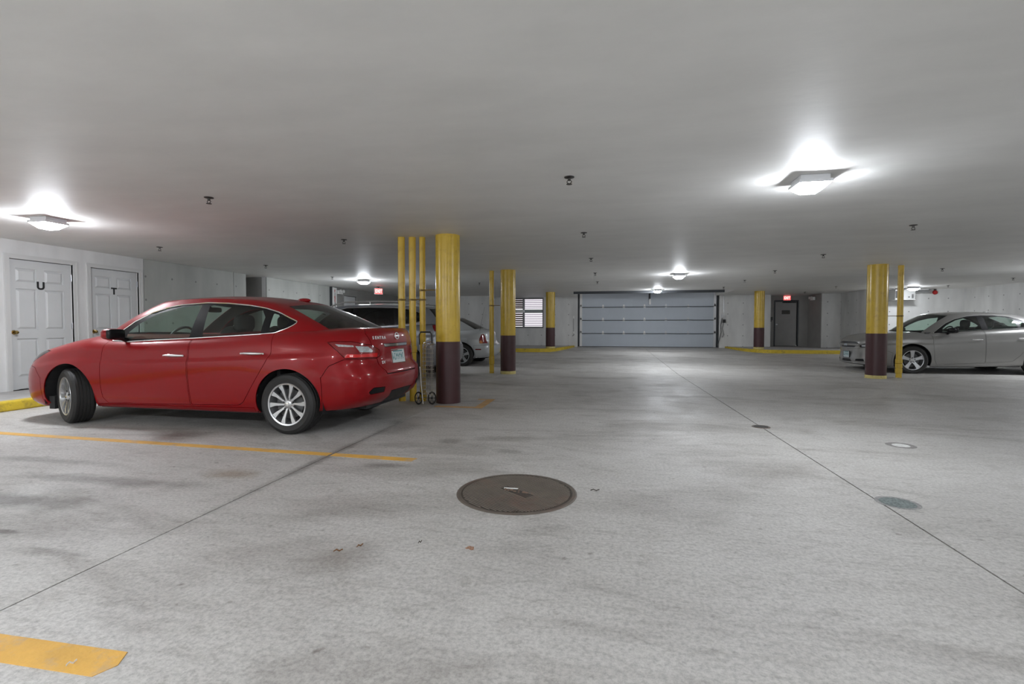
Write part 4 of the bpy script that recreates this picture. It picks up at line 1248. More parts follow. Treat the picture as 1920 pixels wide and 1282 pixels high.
# ---------------------------------------------------------------- car assembly
class Car:
    def __init__(s, name, label, P, D, loc, rz):
        s.P, s.D = P, D
        s.S = S = Surf(P)
        s.root = thing(name, label, 'car', loc, rz)
        s.body(); s.upper(); s.running()
    # surface queries -------------------------------------------------------
    def skirt_at(s, a, z, side):
        """point, along-tangent and outward normal on the lower body at unrolled (a, z)"""
        S = s.S
        j = int(np.clip(np.searchsorted(S.a, a) - 1, 0, len(S.a) - 2)); q = (a - S.a[j]) / (S.a[j + 1] - S.a[j])
        def col(A): return A[:, j] * (1 - q) + A[:, j + 1] * q
        def colat(A, i): return A[i, j] * (1 - q) + A[i, j + 1] * q
        zz = col(S.Z); i = int(np.clip(np.searchsorted(zz, z) - 1, 0, len(zz) - 2)); p = np.clip((z - zz[i]) / (zz[i + 1] - zz[i]), 0, 1)
        def pt(i_, p_, j_, q_):
            f = lambda A: (A[i_, j_] * (1 - p_) + A[i_ + 1, j_] * p_) * (1 - q_) + (A[i_, j_ + 1] * (1 - p_) + A[i_ + 1, j_ + 1] * p_) * q_
            return Vector((f(S.X), side * f(S.Y), f(S.Z)))
        P0 = pt(i, p, j, q)
        ta = (pt(i, p, j, 1) - pt(i, p, j, 0)).normalized(); tv = (pt(i, 1, j, q) - pt(i, 0, j, q)).normalized()
        n = ta.cross(tv).normalized()
        if n.dot(Vector((P0.x - (s.P['xf0'] + s.P['xr0']) / 2, P0.y * 3, 0))) < 0: n = -n
        return P0, ta, n
    def green_at(s, x, z, side):
        if not hasattr(s, '_g'):
            u, G = s.S.green(260, 60)
            m = (u > .19) & (u < .9)
            s._g = G[:, m].reshape(-1, 3)
        d = (s._g[:, 0] - x) ** 2 + (s._g[:, 2] - z) ** 2
        k = np.argmin(d)
        return Vector((x, side * s._g[k, 1], z))
    # lower body ------------------------------------------------------------
    def body(s):
        S, D, P = s.S, s.D, s.P
        bm = bmesh.new()
        R = bm.verts.layers.float_vector.new('real')
        DK = bm.faces.layers.int.new('deck'); ST = bm.faces.layers.int.new('st')
        nV, nS = S.X.shape
        nd = 9
        DX, DY, DZ = S.deck_rows(nd)
        rowsX = np.vstack([S.X, DX[1:]]); rowsY = np.vstack([S.Y, DY[1:]]); rowsZ = np.vstack([S.Z, DZ[1:]])
        nR = rowsX.shape[0]
        flatZ = rowsZ.copy()
        for i in range(nV, nR):
            flatZ[i] = S.Z[-1] + (S.Y[-1] - rowsY[i]) + .004 * (i - nV + 1)
        V = {}
        for side in (-1, 1):
            for i in range(nR):
                for j in range(nS):
                    centre = (j == 0 or j == nS - 1 or i == nR - 1)
                    key = (0 if centre else side, i, j)
                    if key in V: continue
                    v = bm.verts.new((S.a[j], 0 if centre else side, flatZ[i, j]))
                    v[R] = (rowsX[i, j], side * rowsY[i, j] if not centre else 0.0, rowsZ[i, j])
                    V[key] = v
        def g(side, i, j):
            return V[(0, i, j)] if (0, i, j) in V else V[(side, i, j)]
        for side in (-1, 1):
            for i in range(nR - 1):
                for j in range(nS - 1):
                    q = [g(side, i, j), g(side, i, j + 1), g(side, i + 1, j + 1), g(side, i + 1, j)]
                    w = []
                    for v in q:
                        if v not in w: w.append(v)
                    if len(w) < 3: continue
                    if side > 0: w = w[::-1]
                    try: f = bm.faces.new(w)
                    except ValueError: continue
                    f[DK] = max(0, i - nV + 2); f[ST] = j
        anyf = lambda f: True
        skirt = lambda f: f[DK] <= 1
        arches = []
        for (xc, zc, r, zlo) in D['arches']:
            pts = [(xc + r * math.cos(t), zc + r * math.sin(t)) for t in np.linspace(-.25, math.pi + .25, 40)]
            pts += [(xc - r * 1.02, -.2), (xc + r * 1.02, -.2)]
            arches.append(pts)
        lamps = [(n, p) for n, p in D.get('lamps', [])]
        panels = D.get('panels', [])
        gap = D.get('gap', .004)
        pin = []
        for pts in arches: imprint(bm, pts, skirt)
        lampin = []
        for n, p in lamps:
            imprint(bm, p, skirt)
            q = p
            if n in ('tail_lamp', 'head_lamp'):
                q = shrink(p, gap); imprint(bm, q, skirt)
            lampin.append((n, p, q))
        for n, p in panels:
            imprint(bm, p, skirt); q = shrink(p, gap); imprint(bm, q, skirt); pin.append((n, p, q))
        for v in bm.verts: v.index = 0
        names = {}
        x_of = lambda f: sum((v[R].x for v in f.verts)) / len(f.verts)
        cowl, rearb = D['cowl'], D['rear_base']
        for f in bm.faces:
            c = f.calc_center_median(); a, z = c.x, c.z
            side = -1 if c.y < 0 else 1
            key = 'body_shell'
            if f[DK] <= 1:
                if any(in_poly(a, z, p) for p in arches): key = None
                else:
                    hit = False
                    for n, p, q in lampin:
                        if in_poly(a, z, p): key = (n, side) if in_poly(a, z, q) else None; hit = True; break
                    if not hit:
                        for n, p, q in pin:
                            if in_poly(a, z, p):
                                key = ((n, side) if n not in ('trunk_lid', 'rear_bumper', 'front_bumper', 'grille', 'diffuser', 'lower_grille', 'tailgate', 'chrome_bar') else n) if in_poly(a, z, q) else None
                                break
            else:
                x = x_of(f)
                yy = abs(sum(v[R].y for v in f.verts) / len(f.verts))
                if cowl < x < rearb and f[DK] > 2: key = None
                elif x <= cowl and f[DK] >= 3: key = 'hood'
                elif x <= cowl and f[DK] == 2: key = 'body_shell'
                elif x >= rearb and f[DK] >= 3 and D.get('trunk', True): key = 'trunk_lid'
            names[f] = key
        for v in bm.verts: v.co = v[R]
        bm.normal_update()
        M = dict(D['mats'])
        s.parts = split_parts(bm, names, M, s.root)
        bm.free()
        # dark inner shell that closes the panel gaps
        mb = MB(); vs = []; fs = []
        xm = (P['xf0'] + P['xr0']) / 2; hl = (P['xr0'] - P['xf0']) / 2
        for side in (-1, 1):
            o = len(vs)
            for i in range(nV):
                for j in range(nS):
                    vs.append((xm + (S.X[i, j] - xm) * (hl - .035) / hl, side * max(0, S.Y[i, j] - .028 * min(1, S.Y[i, j] / .3)), S.Z[i, j] - .004))
            for i in range(nV - 1):
                for j in range(nS - 1):
                    q = [o + i * nS + j, o + i * nS + j + 1, o + (i + 1) * nS + j + 1, o + (i + 1) * nS + j]
                    cx = sum(vs[k][0] for k in q) / 4; cz = sum(vs[k][2] for k in q) / 4
                    if any((cx - A[0]) ** 2 + (cz - A[1]) ** 2 < (A[2] + .03) ** 2 for A in D['arches']): continue
                    if any(abs(cx - A[0]) < A[2] + .03 and cz < A[1] for A in D['arches']): continue
                    fs.append(tuple(q))
        mb.add(vs, fs)
        me = bpy.data.meshes.new('inner_shell'); me.from_pydata(vs, [], fs); me.materials.append(M_INNER)
        ob = bpy.data.objects.new('inner_shell', me); COL.objects.link(ob); ob.parent = s.root
        # bulkheads and floor pan
        W = P['W0']
        A0, A1 = D['arches'][0], D['arches'][1]
        zf = D.get('floor', .24)
        ub = MB()
        ub.box(A0[0] + A0[2] + .02, -W + .06, zf - .05, A1[0] - A1[2] - .02, W - .06, zf)
        ub.box(P['xf0'] + .25, -.5, zf - .03, A0[0] + A0[2] + .02, .5, zf + .02)
        ub.box(A1[0] - A1[2] - .02, -.5, zf - .02, P['xr0'] - .22, .5, zf + .06)
        ub.box(A1[0] + A1[2] + .04, -W + .2, zf + .04, P['xr0'] - .3, W - .2, zf + .07)
        ub.box(A0[0] + A0[2] + .02, -W + .1, zf, A0[0] + A0[2] + .06, W - .1, .80)
        ub.box(D['bulk'], -W + .1, zf, D['bulk'] + .04, W - .1, D['bulk_z'])
        ub.build('underbody', M_INNER, s.root)
        # wheel wells
        for A in D['arches']:
            for side in (-1, 1):
                w = MB(); vs = []; fs = []; n = 26
                ri = A[2] + .012
                y0, y1 = side * (W - .03), side * (W - .36)
                for k in range(n):
                    t = -.25 + (math.pi + .5) * k / (n - 1)
                    for yy in (y0, y1): vs.append((A[0] + ri * math.cos(t), yy, A[1] + ri * math.sin(t)))
                vs.append((A[0], y1, A[1]))
                for k in range(n - 1):
                    fs.append((2 * k, 2 * k + 1, 2 * k + 3, 2 * k + 2)); fs.append((2 * k + 1, 2 * n, 2 * k + 3))
                w.add(vs, fs).build('wheel_well', M_INNER, s.root)
    # greenhouse ------------------------------------------------------------
    def upper(s):
        S, D, P = s.S, s.D, s.P
        nu, nv = 120, 18
        u, G = S.green(nu, nv)
        uA, uC = D['uA'], D['uC']
        bm = bmesh.new()
        UJ = bm.faces.layers.int.new('u'); RW = bm.faces.layers.int.new('row')
        nc = 8
        rows = [G[i] for i in range(nv)]
        for k in range(1, nc + 1):
            q = G[-1].copy(); q[:, 1] *= (1 - k / nc); q[:, 2] = S.roof_z(q[:, 0], q[:, 1]); rows.append(q)
        nR = len(rows); V = {}
        for side in (-1, 1):
            for i in range(nR):
                for j in range(nu):
                    c = (j == 0 or j == nu - 1 or i == nR - 1)
                    key = (0 if c else side, i, j)
                    if key in V: continue
                    p = rows[i][j]
                    V[key] = bm.verts.new((p[0], 0 if c else side * p[1], p[2]))
        def g(side, i, j): return V[(0, i, j)] if (0, i, j) in V else V[(side, i, j)]
        for side in (-1, 1):
            for i in range(nR - 1):
                for j in range(nu - 1):
                    w = []
                    for v in (g(side, i, j), g(side, i, j + 1), g(side, i + 1, j + 1), g(side, i + 1, j)):
                        if v not in w: w.append(v)
                    if len(w) < 3: continue
                    if side > 0: w = w[::-1]
                    try: f = bm.faces.new(w)
                    except ValueError: continue
                    f[UJ] = j; f[RW] = i
        jA = int(uA * (nu - 1)); jC = int(uC * (nu - 1))
        side_ok = lambda f: jA <= f[UJ] < jC and f[RW] < nv - 1
        imprint(bm, D['dlo'], side_ok)
        for n, p in D['panes']: imprint(bm, p, side_ok)
        names = {}
        wl, wh = D.get('ws_rows', (1, nv - 3))
        rl, rh = D.get('rw_rows', (0, nv - 3))
        for f in bm.faces:
            c = f.calc_center_median(); side = -1 if c.y < 0 else 1
            key = 'roof'
            if f[RW] >= nv - 1: key = 'roof'
            elif f[UJ] < jA: key = 'windshield' if wl <= f[RW] <= wh else ('cowl_trim' if f[RW] < wl else 'roof')
            elif f[UJ] >= jC: key = 'rear_window' if rl <= f[RW] <= rh else 'roof'
            elif in_poly(c.x, c.z, D['dlo']):
                key = ('window_frame', side)
                for k, (n, p) in enumerate(D['panes']):
                    if in_poly(c.x, c.z, p): key = (n, side, k)
            names[f] = key
        bm.normal_update()
        M = dict(D['mats'])
        s.parts.update(split_parts(bm, names, M, s.root, thick=.006))
        bm.free()
        if D.get('trim', True):
            for side in (-1, 1):
                pts = [s.green_at(x, z, side) + Vector((0, side * .002, 0)) for x, z in D['dlo']]
                MB().tube(pts, D.get('trim_r', .007), 6, closed=True).build('window_trim', D.get('trim_mat', M_CHROME), s.root, smooth=True)
    # running gear, interior ------------------------------------------------
    def running(s):
        D, P = s.D, s.P
        for (xc, zc, r, zlo), st in zip(D['arches'], (D.get('steer', 0), 0)):
            for side in (-1, 1):
                make_wheel(s.root, xc + D.get('wheel_dx', 0), side * D['track'], D['R'], D['rim'], D['tw'], side, D['style'], st)
        I = D.get('interior')
        if not I: return
        W = P['W0']
        # dashboard
        x0, z0 = I['dash']
        MB().prism([(x0 - .45, z0 - .02), (x0 - .1, z0 + .005), (x0 + .02, z0 - .03), (x0 + .05, z0 - .16), (x0 - .05, z0 - .5), (x0 - .45, z0 - .5)], 'y', -W + .14, W - .14).build('dashboard', M_DASH, s.root, bevel=.02)
        # steering wheel (driver on the -y side of a car that points to -x)
        sw = MB(); c = Vector((x0 + .22, -.37, z0 - .04)); tl = .45
        ring = [(c.x + .18 * math.cos(t) * math.sin(tl), c.y + .18 * math.sin(t), c.z + .18 * math.cos(t) * math.cos(tl)) for t in np.linspace(0, 2 * math.pi, 28)[:-1]]
        sw.tube(ring, .015, 8, closed=True)
        for t in (math.pi / 2, -math.pi / 2, math.pi):
            sw.cyl(c, (c.x + .17 * math.cos(t) * math.sin(tl), c.y + .17 * math.sin(t), c.z + .17 * math.cos(t) * math.cos(tl)), .013, 8)
        v, f = superbox(c, (.06, .15, .12)); sw.add(v, f)
        sw.build('steering_wheel', M_DASH, s.root, smooth=True)
        def seat(x, y, wd, zt, name):
            v, f = superbox((x - .05, y, .44), (.56, wd, .20), 4); 
            m = MB().add(v, f)
            n = 8; vs = []; fs = []
            m2 = MB(); v, f = superbox((0, 0, 0), (.15, wd, .68), 4)
            a = -.32
            v = [(x + .26 + p[0] * math.cos(a) - p[2] * math.sin(a), y + p[1], .80 + p[0] * math.sin(a) + p[2] * math.cos(a)) for p in v]
            m.add(v, f)
            o = m.build(name, M_SEAT, s.root, smooth=True, angle=60)
            return o
        for y in (-.37, .37):
            st = seat(I['seat'], y, .50, 1.1, 'front_seat')
            v, f = superbox((I['seat'] + .43, y, I.get('hz', 1.19)), (.12, .27, .20), 3.2)
            MB().add(v, f).cyl((I['seat'] + .40, y - .06, 1.02), (I['seat'] + .43, y - .06, 1.12), .007, 6).cyl((I['seat'] + .40, y + .06, 1.02), (I['seat'] + .43, y + .06, 1.12), .007, 6).build('headrest', M_SEAT, st, smooth=True, angle=60)
        rs = seat(I['rear'], 0, 1.25, 1.1, 'rear_seat')
        for y in (-.40, .40):
            v, f = superbox((I['rear'] + .42, y, I.get('rhz', 1.15)), (.11, .27, .17), 3.2)
            MB().add(v, f).build('headrest', M_SEAT, rs, smooth=True, angle=60)
        v, f = superbox((I['mirror'][0], 0, I['mirror'][1]), (.04, .22, .065), 4)
        MB().add(v, f).cyl((I['mirror'][0] - .02, 0, I['mirror'][1]), (I['mirror'][0] - .08, 0, I['mirror'][1] + .06), .01, 6).build('rear_view_mirror', M_BLACK, s.root, smooth=True)
        # parcel shelf
        MB().box(D['bulk'], -W + .16, D['bulk_z'] - .03, D['rear_base'] - .02, W - .16, D['bulk_z']).build('parcel_shelf', M_INNER, s.root)
    # fittings --------------------------------------------------------------
    def handle(s, a0, a1, z, side, m=None):
        n = 8; vs = []; fs = []
        P0, ta, nn = s.skirt_at(a0, z, side); P1, _, n1 = s.skirt_at(a1, z, side)
        up = Vector((0, 0, 1))
        mb = MB(); pts = []
        for k in range(n + 1):
            t = k / n; p = P0.lerp(P1, t); out = .012 + .022 * math.sin(math.pi * (.12 + .76 * t))
            pts.append(p + nn * out)
        h = .013
        for k, p in enumerate(pts):
            hh = h * (.75 + .25 * math.sin(math.pi * k / n))
            vs += [p + up * hh, p + up * hh * .4 + nn * .008, p - up * hh * .4 + nn * .008, p - up * hh, p - nn * .014 - up * hh * .7, p - nn * .014 + up * hh * .7]
        for k in range(n):
            o = k * 6
            for i in range(6): fs.append((o + i, o + (i + 1) % 6, o + 6 + (i + 1) % 6, o + 6 + i))
        fs += [(0, 1, 2, 3, 4, 5), tuple(n * 6 + i for i in range(6))[::-1]]
        ends = MB().add(vs, fs)
        for p, e in ((P0, pts[0]), (P1, pts[-1])):
            ends.cyl(p - nn * .01, e, .010, 8)
        pr = s.parts.get(('front_door', side)) if a0 < s.D['handle_split'] else s.parts.get(('rear_door', side))
        o = ends.build('door_handle', m or M_CHROME, pr or s.root, smooth=True)
        pl = (P0 + P1) / 2
        v, f = superbox((0, 0, 0), (.10, .012, .06), 2.6)
        return o
    def mirror(s, x, z, y, side, shell):
        root = s.root
        v, f = superbox((x, side * y, z), (.15, .20, .125), 2.7, 24)
        v = [(p[0] + .25 * max(0, (p[0] - x)) * 0, p[1], p[2]) for p in v]
        o = MB().add(v, f).build('door_mirror', shell, root, smooth=True, angle=80)
        v, f = superbox((x + .052, side * y, z), (.06, .188, .112), 5, 24)
        MB().add(v, f).build('mirror_glass', M_TRIMB, o, smooth=True, angle=60)
        MB().tube([(x + .02, side * (y - .22), z - .09), (x + .01, side * (y - .12), z - .055), (x, side * (y - .05), z - .02)], .028, 10, .022).build('mirror_stalk', M_TRIMB, o, smooth=True)
        return o
    def letters(s, txt, a0, a1, z, h, side, name='badge_letter', m=None):
        parts = s.D.get('badge_parent', 'trunk_lid')
        par = s.parts.get(parts, s.root)
        for k, ch in enumerate(txt):
            a = a0 + (a1 - a0) * (k + .5) / len(txt)
            p, ta, n = s.skirt_at(a, z, side)
            right = ta if side < 0 else -ta
            up = n.cross(right).normalized()
            if up.z < 0: up = -up
            text_mesh(name, ch, h, m or M_CHROME, par, basis(p + n * .003, up.cross(n), up), .004, bold=.001)
# ---------------------------------------------------------------- the red sedan
red_d = dict(
    arches=[(.785, .31, .385, .2), (3.645, .31, .375, .2)],
    panels=[
        ('front_door', round_poly([(1.262, .985), (1.27, .70), (1.268, .44), (1.282, .315), (1.345, .252), (2.452, .272), (2.432, .60), (2.436, .76), (2.427, 1.01)], .02)),
        ('rear_door', round_poly([(2.436, 1.01), (2.445, .76), (2.441, .60), (2.461, .272), (3.06, .285), (3.12, .32), (3.235, .488), (3.41, .742), (3.468, .845), (3.456, 1.075)], .02)),
        ('chrome_bar', round_poly([(4.845, .932), (5.4, .932), (5.4, .893), (4.88, .893)], .01)),
        ('trunk_lid', [(4.535, 1.4), (4.54, 1.048), (4.598, .996), (4.70, .85), (4.734, .776), (4.751, .673), (4.80, .606), (5.4, .606), (5.4, 1.4)]),
        ('side_sill', [(1.19, .1), (1.19, .243), (3.24, .268), (3.24, .1)]),
        ('fog_recess', round_poly([(4.52, .43), (4.575, .478), (4.755, .470), (4.752, .41), (4.548, .402)], .012)),
        ('diffuser', round_poly([(4.82, .10), (4.90, .322), (4.892, .412), (5.4, .425), (5.4, .10)], .01)),
        ('rear_bumper', [(4.03, .1), (4.03, .60), (4.16, .72), (4.33, .784), (4.734, .780), (4.751, .673), (4.80, .606), (5.4, .606), (5.4, .1)]),
        ('front_bumper', [(.36, .1), (.36, .52), (.22, .64), (.05, .66), (-.2, .64), (-1.2, .64), (-1.2, .1)]),
    ],
    lamps=[
        ('reverse_lamp', [(4.442, .917), (4.598, .908), (4.672, .860), (4.655, .846), (4.50, .852), (4.47, .885)]),
        ('lamp_stripe', [(4.215, .940), (4.42, .924), (4.43, .908), (4.26, .914)]),
        ('brake_lamp', [(4.335, .800), (4.55, .798), (4.74, .795), (4.745, .835), (4.50, .83), (4.36, .838)]),
        ('tail_lamp', round_poly([(4.115, .962), (4.25, .968), (4.40, .966), (4.657, .920), (4.785, .866), (4.79, .80), (4.755, .785), (4.552, .790), (4.342, .790), (4.26, .86)], .012)),
        ('head_lamp', round_poly([(.40, .838), (.12, .842), (-.25, .79), (-.42, .70), (-.30, .66), (-.05, .672), (.08, .695), (.22, .755)], .012)),
    ],
    cowl=.98, rear_base=3.88, bulk=3.45, bulk_z=1.05, floor=.25,
    uA=.205, uC=.83, ws_rows=(1, 15), rw_rows=(0, 14),
    dlo=round_poly([(1.31, .958), (1.565, .949), (2.42, .992), (2.98, 1.022), (3.29, 1.040), (3.44, 1.052), (3.55, 1.092), (3.62, 1.128), (3.665, 1.172), (3.58, 1.202), (3.41, 1.273),
         (3.22, 1.322), (3.03, 1.352), (2.74, 1.379), (2.46, 1.388), (2.1, 1.364), (1.93, 1.333), (1.74, 1.272), (1.55, 1.175), (1.40, 1.06)], .03, 3),
    panes=[('side_window', round_poly([(1.515, .975), (1.52, 1.05), (1.64, 1.152), (1.84, 1.265), (2.13, 1.338), (2.405, 1.364), (2.39, 1.002)], .015)),
           ('side_window', round_poly([(2.56, 1.012), (2.515, 1.350), (2.585, 1.362), (2.9, 1.348), (3.19, 1.306), (3.27, 1.22), (3.275, 1.048)], .015)),
           ('quarter_window', round_poly([(3.35, 1.262), (3.452, 1.236), (3.57, 1.172), (3.545, 1.118), (3.45, 1.082), (3.37, 1.075)], .015))],
    steer=-.40, gap=.0055, track=.770, R=.316, rim=.215, tw=.215, style='ten', handle_split=2.5,
    interior=dict(dash=(1.62, .99), seat=2.30, rear=3.15, mirror=(1.98, 1.33), hz=1.16, rhz=1.11),
    mats=dict(body_shell=M_REDP, front_door=M_REDP, rear_door=M_REDP, trunk_lid=M_REDP, rear_bumper=M_REDP, front_bumper=M_REDP, hood=M_REDP, roof=M_REDP,
              side_sill=M_REDP, fog_recess=M_TRIMB, diffuser=M_TRIMB, chrome_bar=M_CHROME, reverse_lamp=M_CLEAR, lamp_stripe=M_CLEAR, brake_lamp=M_TAILB, tail_lamp=M_TAILR, head_lamp=M_SMOKE,
              windshield=M_GLASS, rear_window=glass_mat('rear_glass', (.30, .36, .33, 1)), side_window=M_GLASS, quarter_window=M_GLASS, window_frame=M_TRIMB, cowl_trim=M_TRIMB))
RED_ANG = -math.atan2(.066, 2.7)
red = Car('red_sedan', 'glossy red sedan with front wheels turned, parked before the lettered doors', red_params(), red_d, (-6.8238, 5.4949, 0), RED_ANG)
for sd in (-1, 1):
    red.handle(2.14, 2.395, .803, sd); red.handle(3.118, 3.386, .836, sd)
    red.mirror(1.52, 1.035, .935, sd, M_REDP)
M_BADGE = mat('badge_silver', (.85, .85, .86, 1), .35, .4)
red.letters('SENTRA', 4.645, 4.90, .997, .046, -1, m=M_BADGE)
red.letters('SV', 4.80, 4.87, .725, .046, -1, m=M_BADGE)
tl = red.parts['trunk_lid']
p, ta, n = red.skirt_at(red.S.a[-1] - .002, 1.012, -1)
up = Vector((0, 0, 1)) - n * n.z; up.normalize(); rt = up.cross(n)
em = MB()
ring = [p + n * .006 + rt * (.042 * math.cos(t)) + up * (.036 * math.sin(t)) for t in np.linspace(0, 2 * math.pi, 33)[:-1]]
em.tube(ring, .006, 8, closed=True)
q = [p + n * .010 + rt * x + up * z for x, z in ((-.055, -.008), (.055, -.008), (.055, .008), (-.055, .008))]
q2 = [w - n * .008 for w in q]
em.add(q + q2, [(0, 1, 2, 3), (7, 6, 5, 4), (0, 4, 5, 1), (1, 5, 6, 2), (2, 6, 7, 3), (3, 7, 4, 0)])
em.build('emblem', M_BADGE, tl, smooth=True)
# number plate: dark teal characters too blurred to read
p, ta, n = red.skirt_at(red.S.a[-1] - .002, .78, -1)
def plate(par, c, right, up, nrm, w=.305, h=.155, frame=M_CHROME, marks=7):
    mb = MB(); vs = []
    def quad(mb, x0, x1, z0, z1, o0, o1):
        q = [c + nrm * o + right * x + up * z for o in (o0, o1) for x, z in ((x0, z0), (x1, z0), (x1, z1), (x0, z1))]
        mb.add(q, [(0, 3, 2, 1), (4, 5, 6, 7), (0, 1, 5, 4), (1, 2, 6, 5), (2, 3, 7, 6), (3, 0, 4, 7)])
    quad(mb, -w / 2, w / 2, -h / 2, h / 2, .002, .008)
    pl = mb.build('number_plate', M_PLATE, par)
    mb = MB()
    for x0, x1, z0, z1 in ((-w / 2 - .006, w / 2 + .006, -h / 2 - .006, -h / 2 + .004), (-w / 2 - .006, w / 2 + .006, h / 2 - .004, h / 2 + .006), (-w / 2 - .006, -w / 2 + .004, -h / 2, h / 2), (w / 2 - .004, w / 2 + .006, -h / 2, h / 2)):
        quad(mb, x0, x1, z0, z1, .0, .011)
    mb.build('plate_frame', frame, pl)
    mb = MB()
    rnd = random.Random(3)
    for k in range(marks):
        x = -w / 2 + .035 + (w - .07) * k / (marks - 1)
        for _ in range(3):
            z = rnd.uniform(-.035, .03); quad(mb, x - .014, x + rnd.uniform(-.004, .014), z - .007, z + .007, .008, .0095)
        quad(mb, x - .014, x - .006, -.04, .04, .008, .0095)
    quad(mb, -w * .36, w * .36, h / 2 - .028, h / 2 - .012, .008, .0095)
    mb.build('plate_characters', M_PLATET, pl)
    return pl
plate(tl, p, rt, up, n)
# shark-fin antenna on the roof
v, f = superbox((3.26, 0, 1.437), (.17, .06, .05), 2.2)
MB().add(v, f).build('antenna_fin', M_REDP, red.parts['roof'], smooth=True)
# exhaust tip, splash guard
MB().box(.42, -.80, .15, .50, -.55, .30).build('splash_guard', M_INNER, red.root)
# ---------------------------------------------------------------- the other parked cars
ROWS = [0, .03, .08, .15, .24, .34, .44, .53, .60, .655, .69, .72, .75, .79, .84, .885, .925, .955, .98, 1.0]
def wtab(w, top, low=.80, crease=.70, k=.012):
    return [(0, low), (.04, low + (w - low) * .45), (.12, low + (w - low) * .72), (.3, w - .010), (.5, w - .002), (.62, w), (crease - .015, w - .001), (crease + .02, w - k), (.80, w - k - .008), (.88, w - .03), (.95, (w + top) / 2 - .005), (1, top)]

def silver_params():
    side, front, rear = wtab(.925, .82, .84), wtab(.915, .76, .84), wtab(.925, .74, .84)
    return dict(
        xf0=.0, xr0=4.76, W0=.90, rows=ROWS, nmid=56,
        plan_f=[(0, 0), (.012, .28), (.05, .52), (.13, .71), (.27, .85), (.47, .935), (.75, .98), (1.1, 1.0)],
        plan_r=[(0, 0), (.012, .3), (.045, .56), (.11, .745), (.22, .87), (.38, .94), (.62, .98), (1.0, 1.0)],
        xf=[(0, .12), (.06, .02), (.15, .0), (.30, .015), (.42, .03), (.6, .02), (.8, .03), (.92, .07), (1, .15)],
        xr=[(0, 4.6), (.1, 4.72), (.3, 4.76), (.5, 4.73), (.8, 4.68), (1, 4.6)],
        W=[(.2, front), (.8, front), (1.9, side), (3.4, side), (4.3, rear)],
        flare=[(1.01, .012, .42, .1, .75), (3.6, .012, .45, .1, .75)],
        zb=[(-.1, .20), (.3, .17), (.6, .165), (1.4, .172), (3.2, .22), (4.0, .26), (4.8, .30)],
        zc=[(-.1, .70), (.10, .79), (.2, .855), (.35, .905), (.58, .955), (.9, .99), (1.25, 1.01), (1.5, 1.02), (2.5, 1.06), (3.4, 1.10), (4.1, 1.12), (4.6, 1.09), (4.8, 1.07)],
        drop=[(-.1, .01), (.2, .03), (.6, .05), (1.2, .07), (1.5, .085), (2.5, .035), (3.4, .03), (4.2, .03), (4.8, .02)],
        deck_p=5,
        roof=[(1.5, 1.36), (1.85, 1.44), (2.2, 1.472), (2.6, 1.478), (3.0, 1.462), (3.3, 1.43), (3.7, 1.35), (4, 1.27)],
        roof_k=.15,
        B=[(0, 1.12, 0, 1.00), (.12, 1.17, .42, .998), (.20, 1.28, .68, .975), (.25, 1.44, .775, .94), (.30, 1.65, .81, .95), (.36, 1.95, .825, .975), (.5, 2.5, .828, 1.022), (.62, 3.1, .82, 1.062), (.70, 3.5, .80, 1.08),
           (.77, 3.85, .74, 1.095), (.83, 4.05, .62, 1.10), (.9, 4.16, .36, 1.11), (1, 4.2, 0, 1.115)],
        T=[(0, 1.83, 0), (.12, 1.85, .34), (.20, 1.93, .56), (.25, 2.06, .59), (.30, 2.2, .60), (.36, 2.36, .605), (.5, 2.64, .605), (.62, 2.9, .60), (.70, 3.1, .585), (.77, 3.28, .56), (.83, 3.38, .49), (.9, 3.40, .30), (1, 3.41, 0)],
        bulge=[(0, 0, -.03), (.2, .012, -.02), (.25, .022, -.012), (.36, .026, 0), (.7, .026, .0), (.78, .03, .01), (.84, .02, .01), (1, 0, .01)])

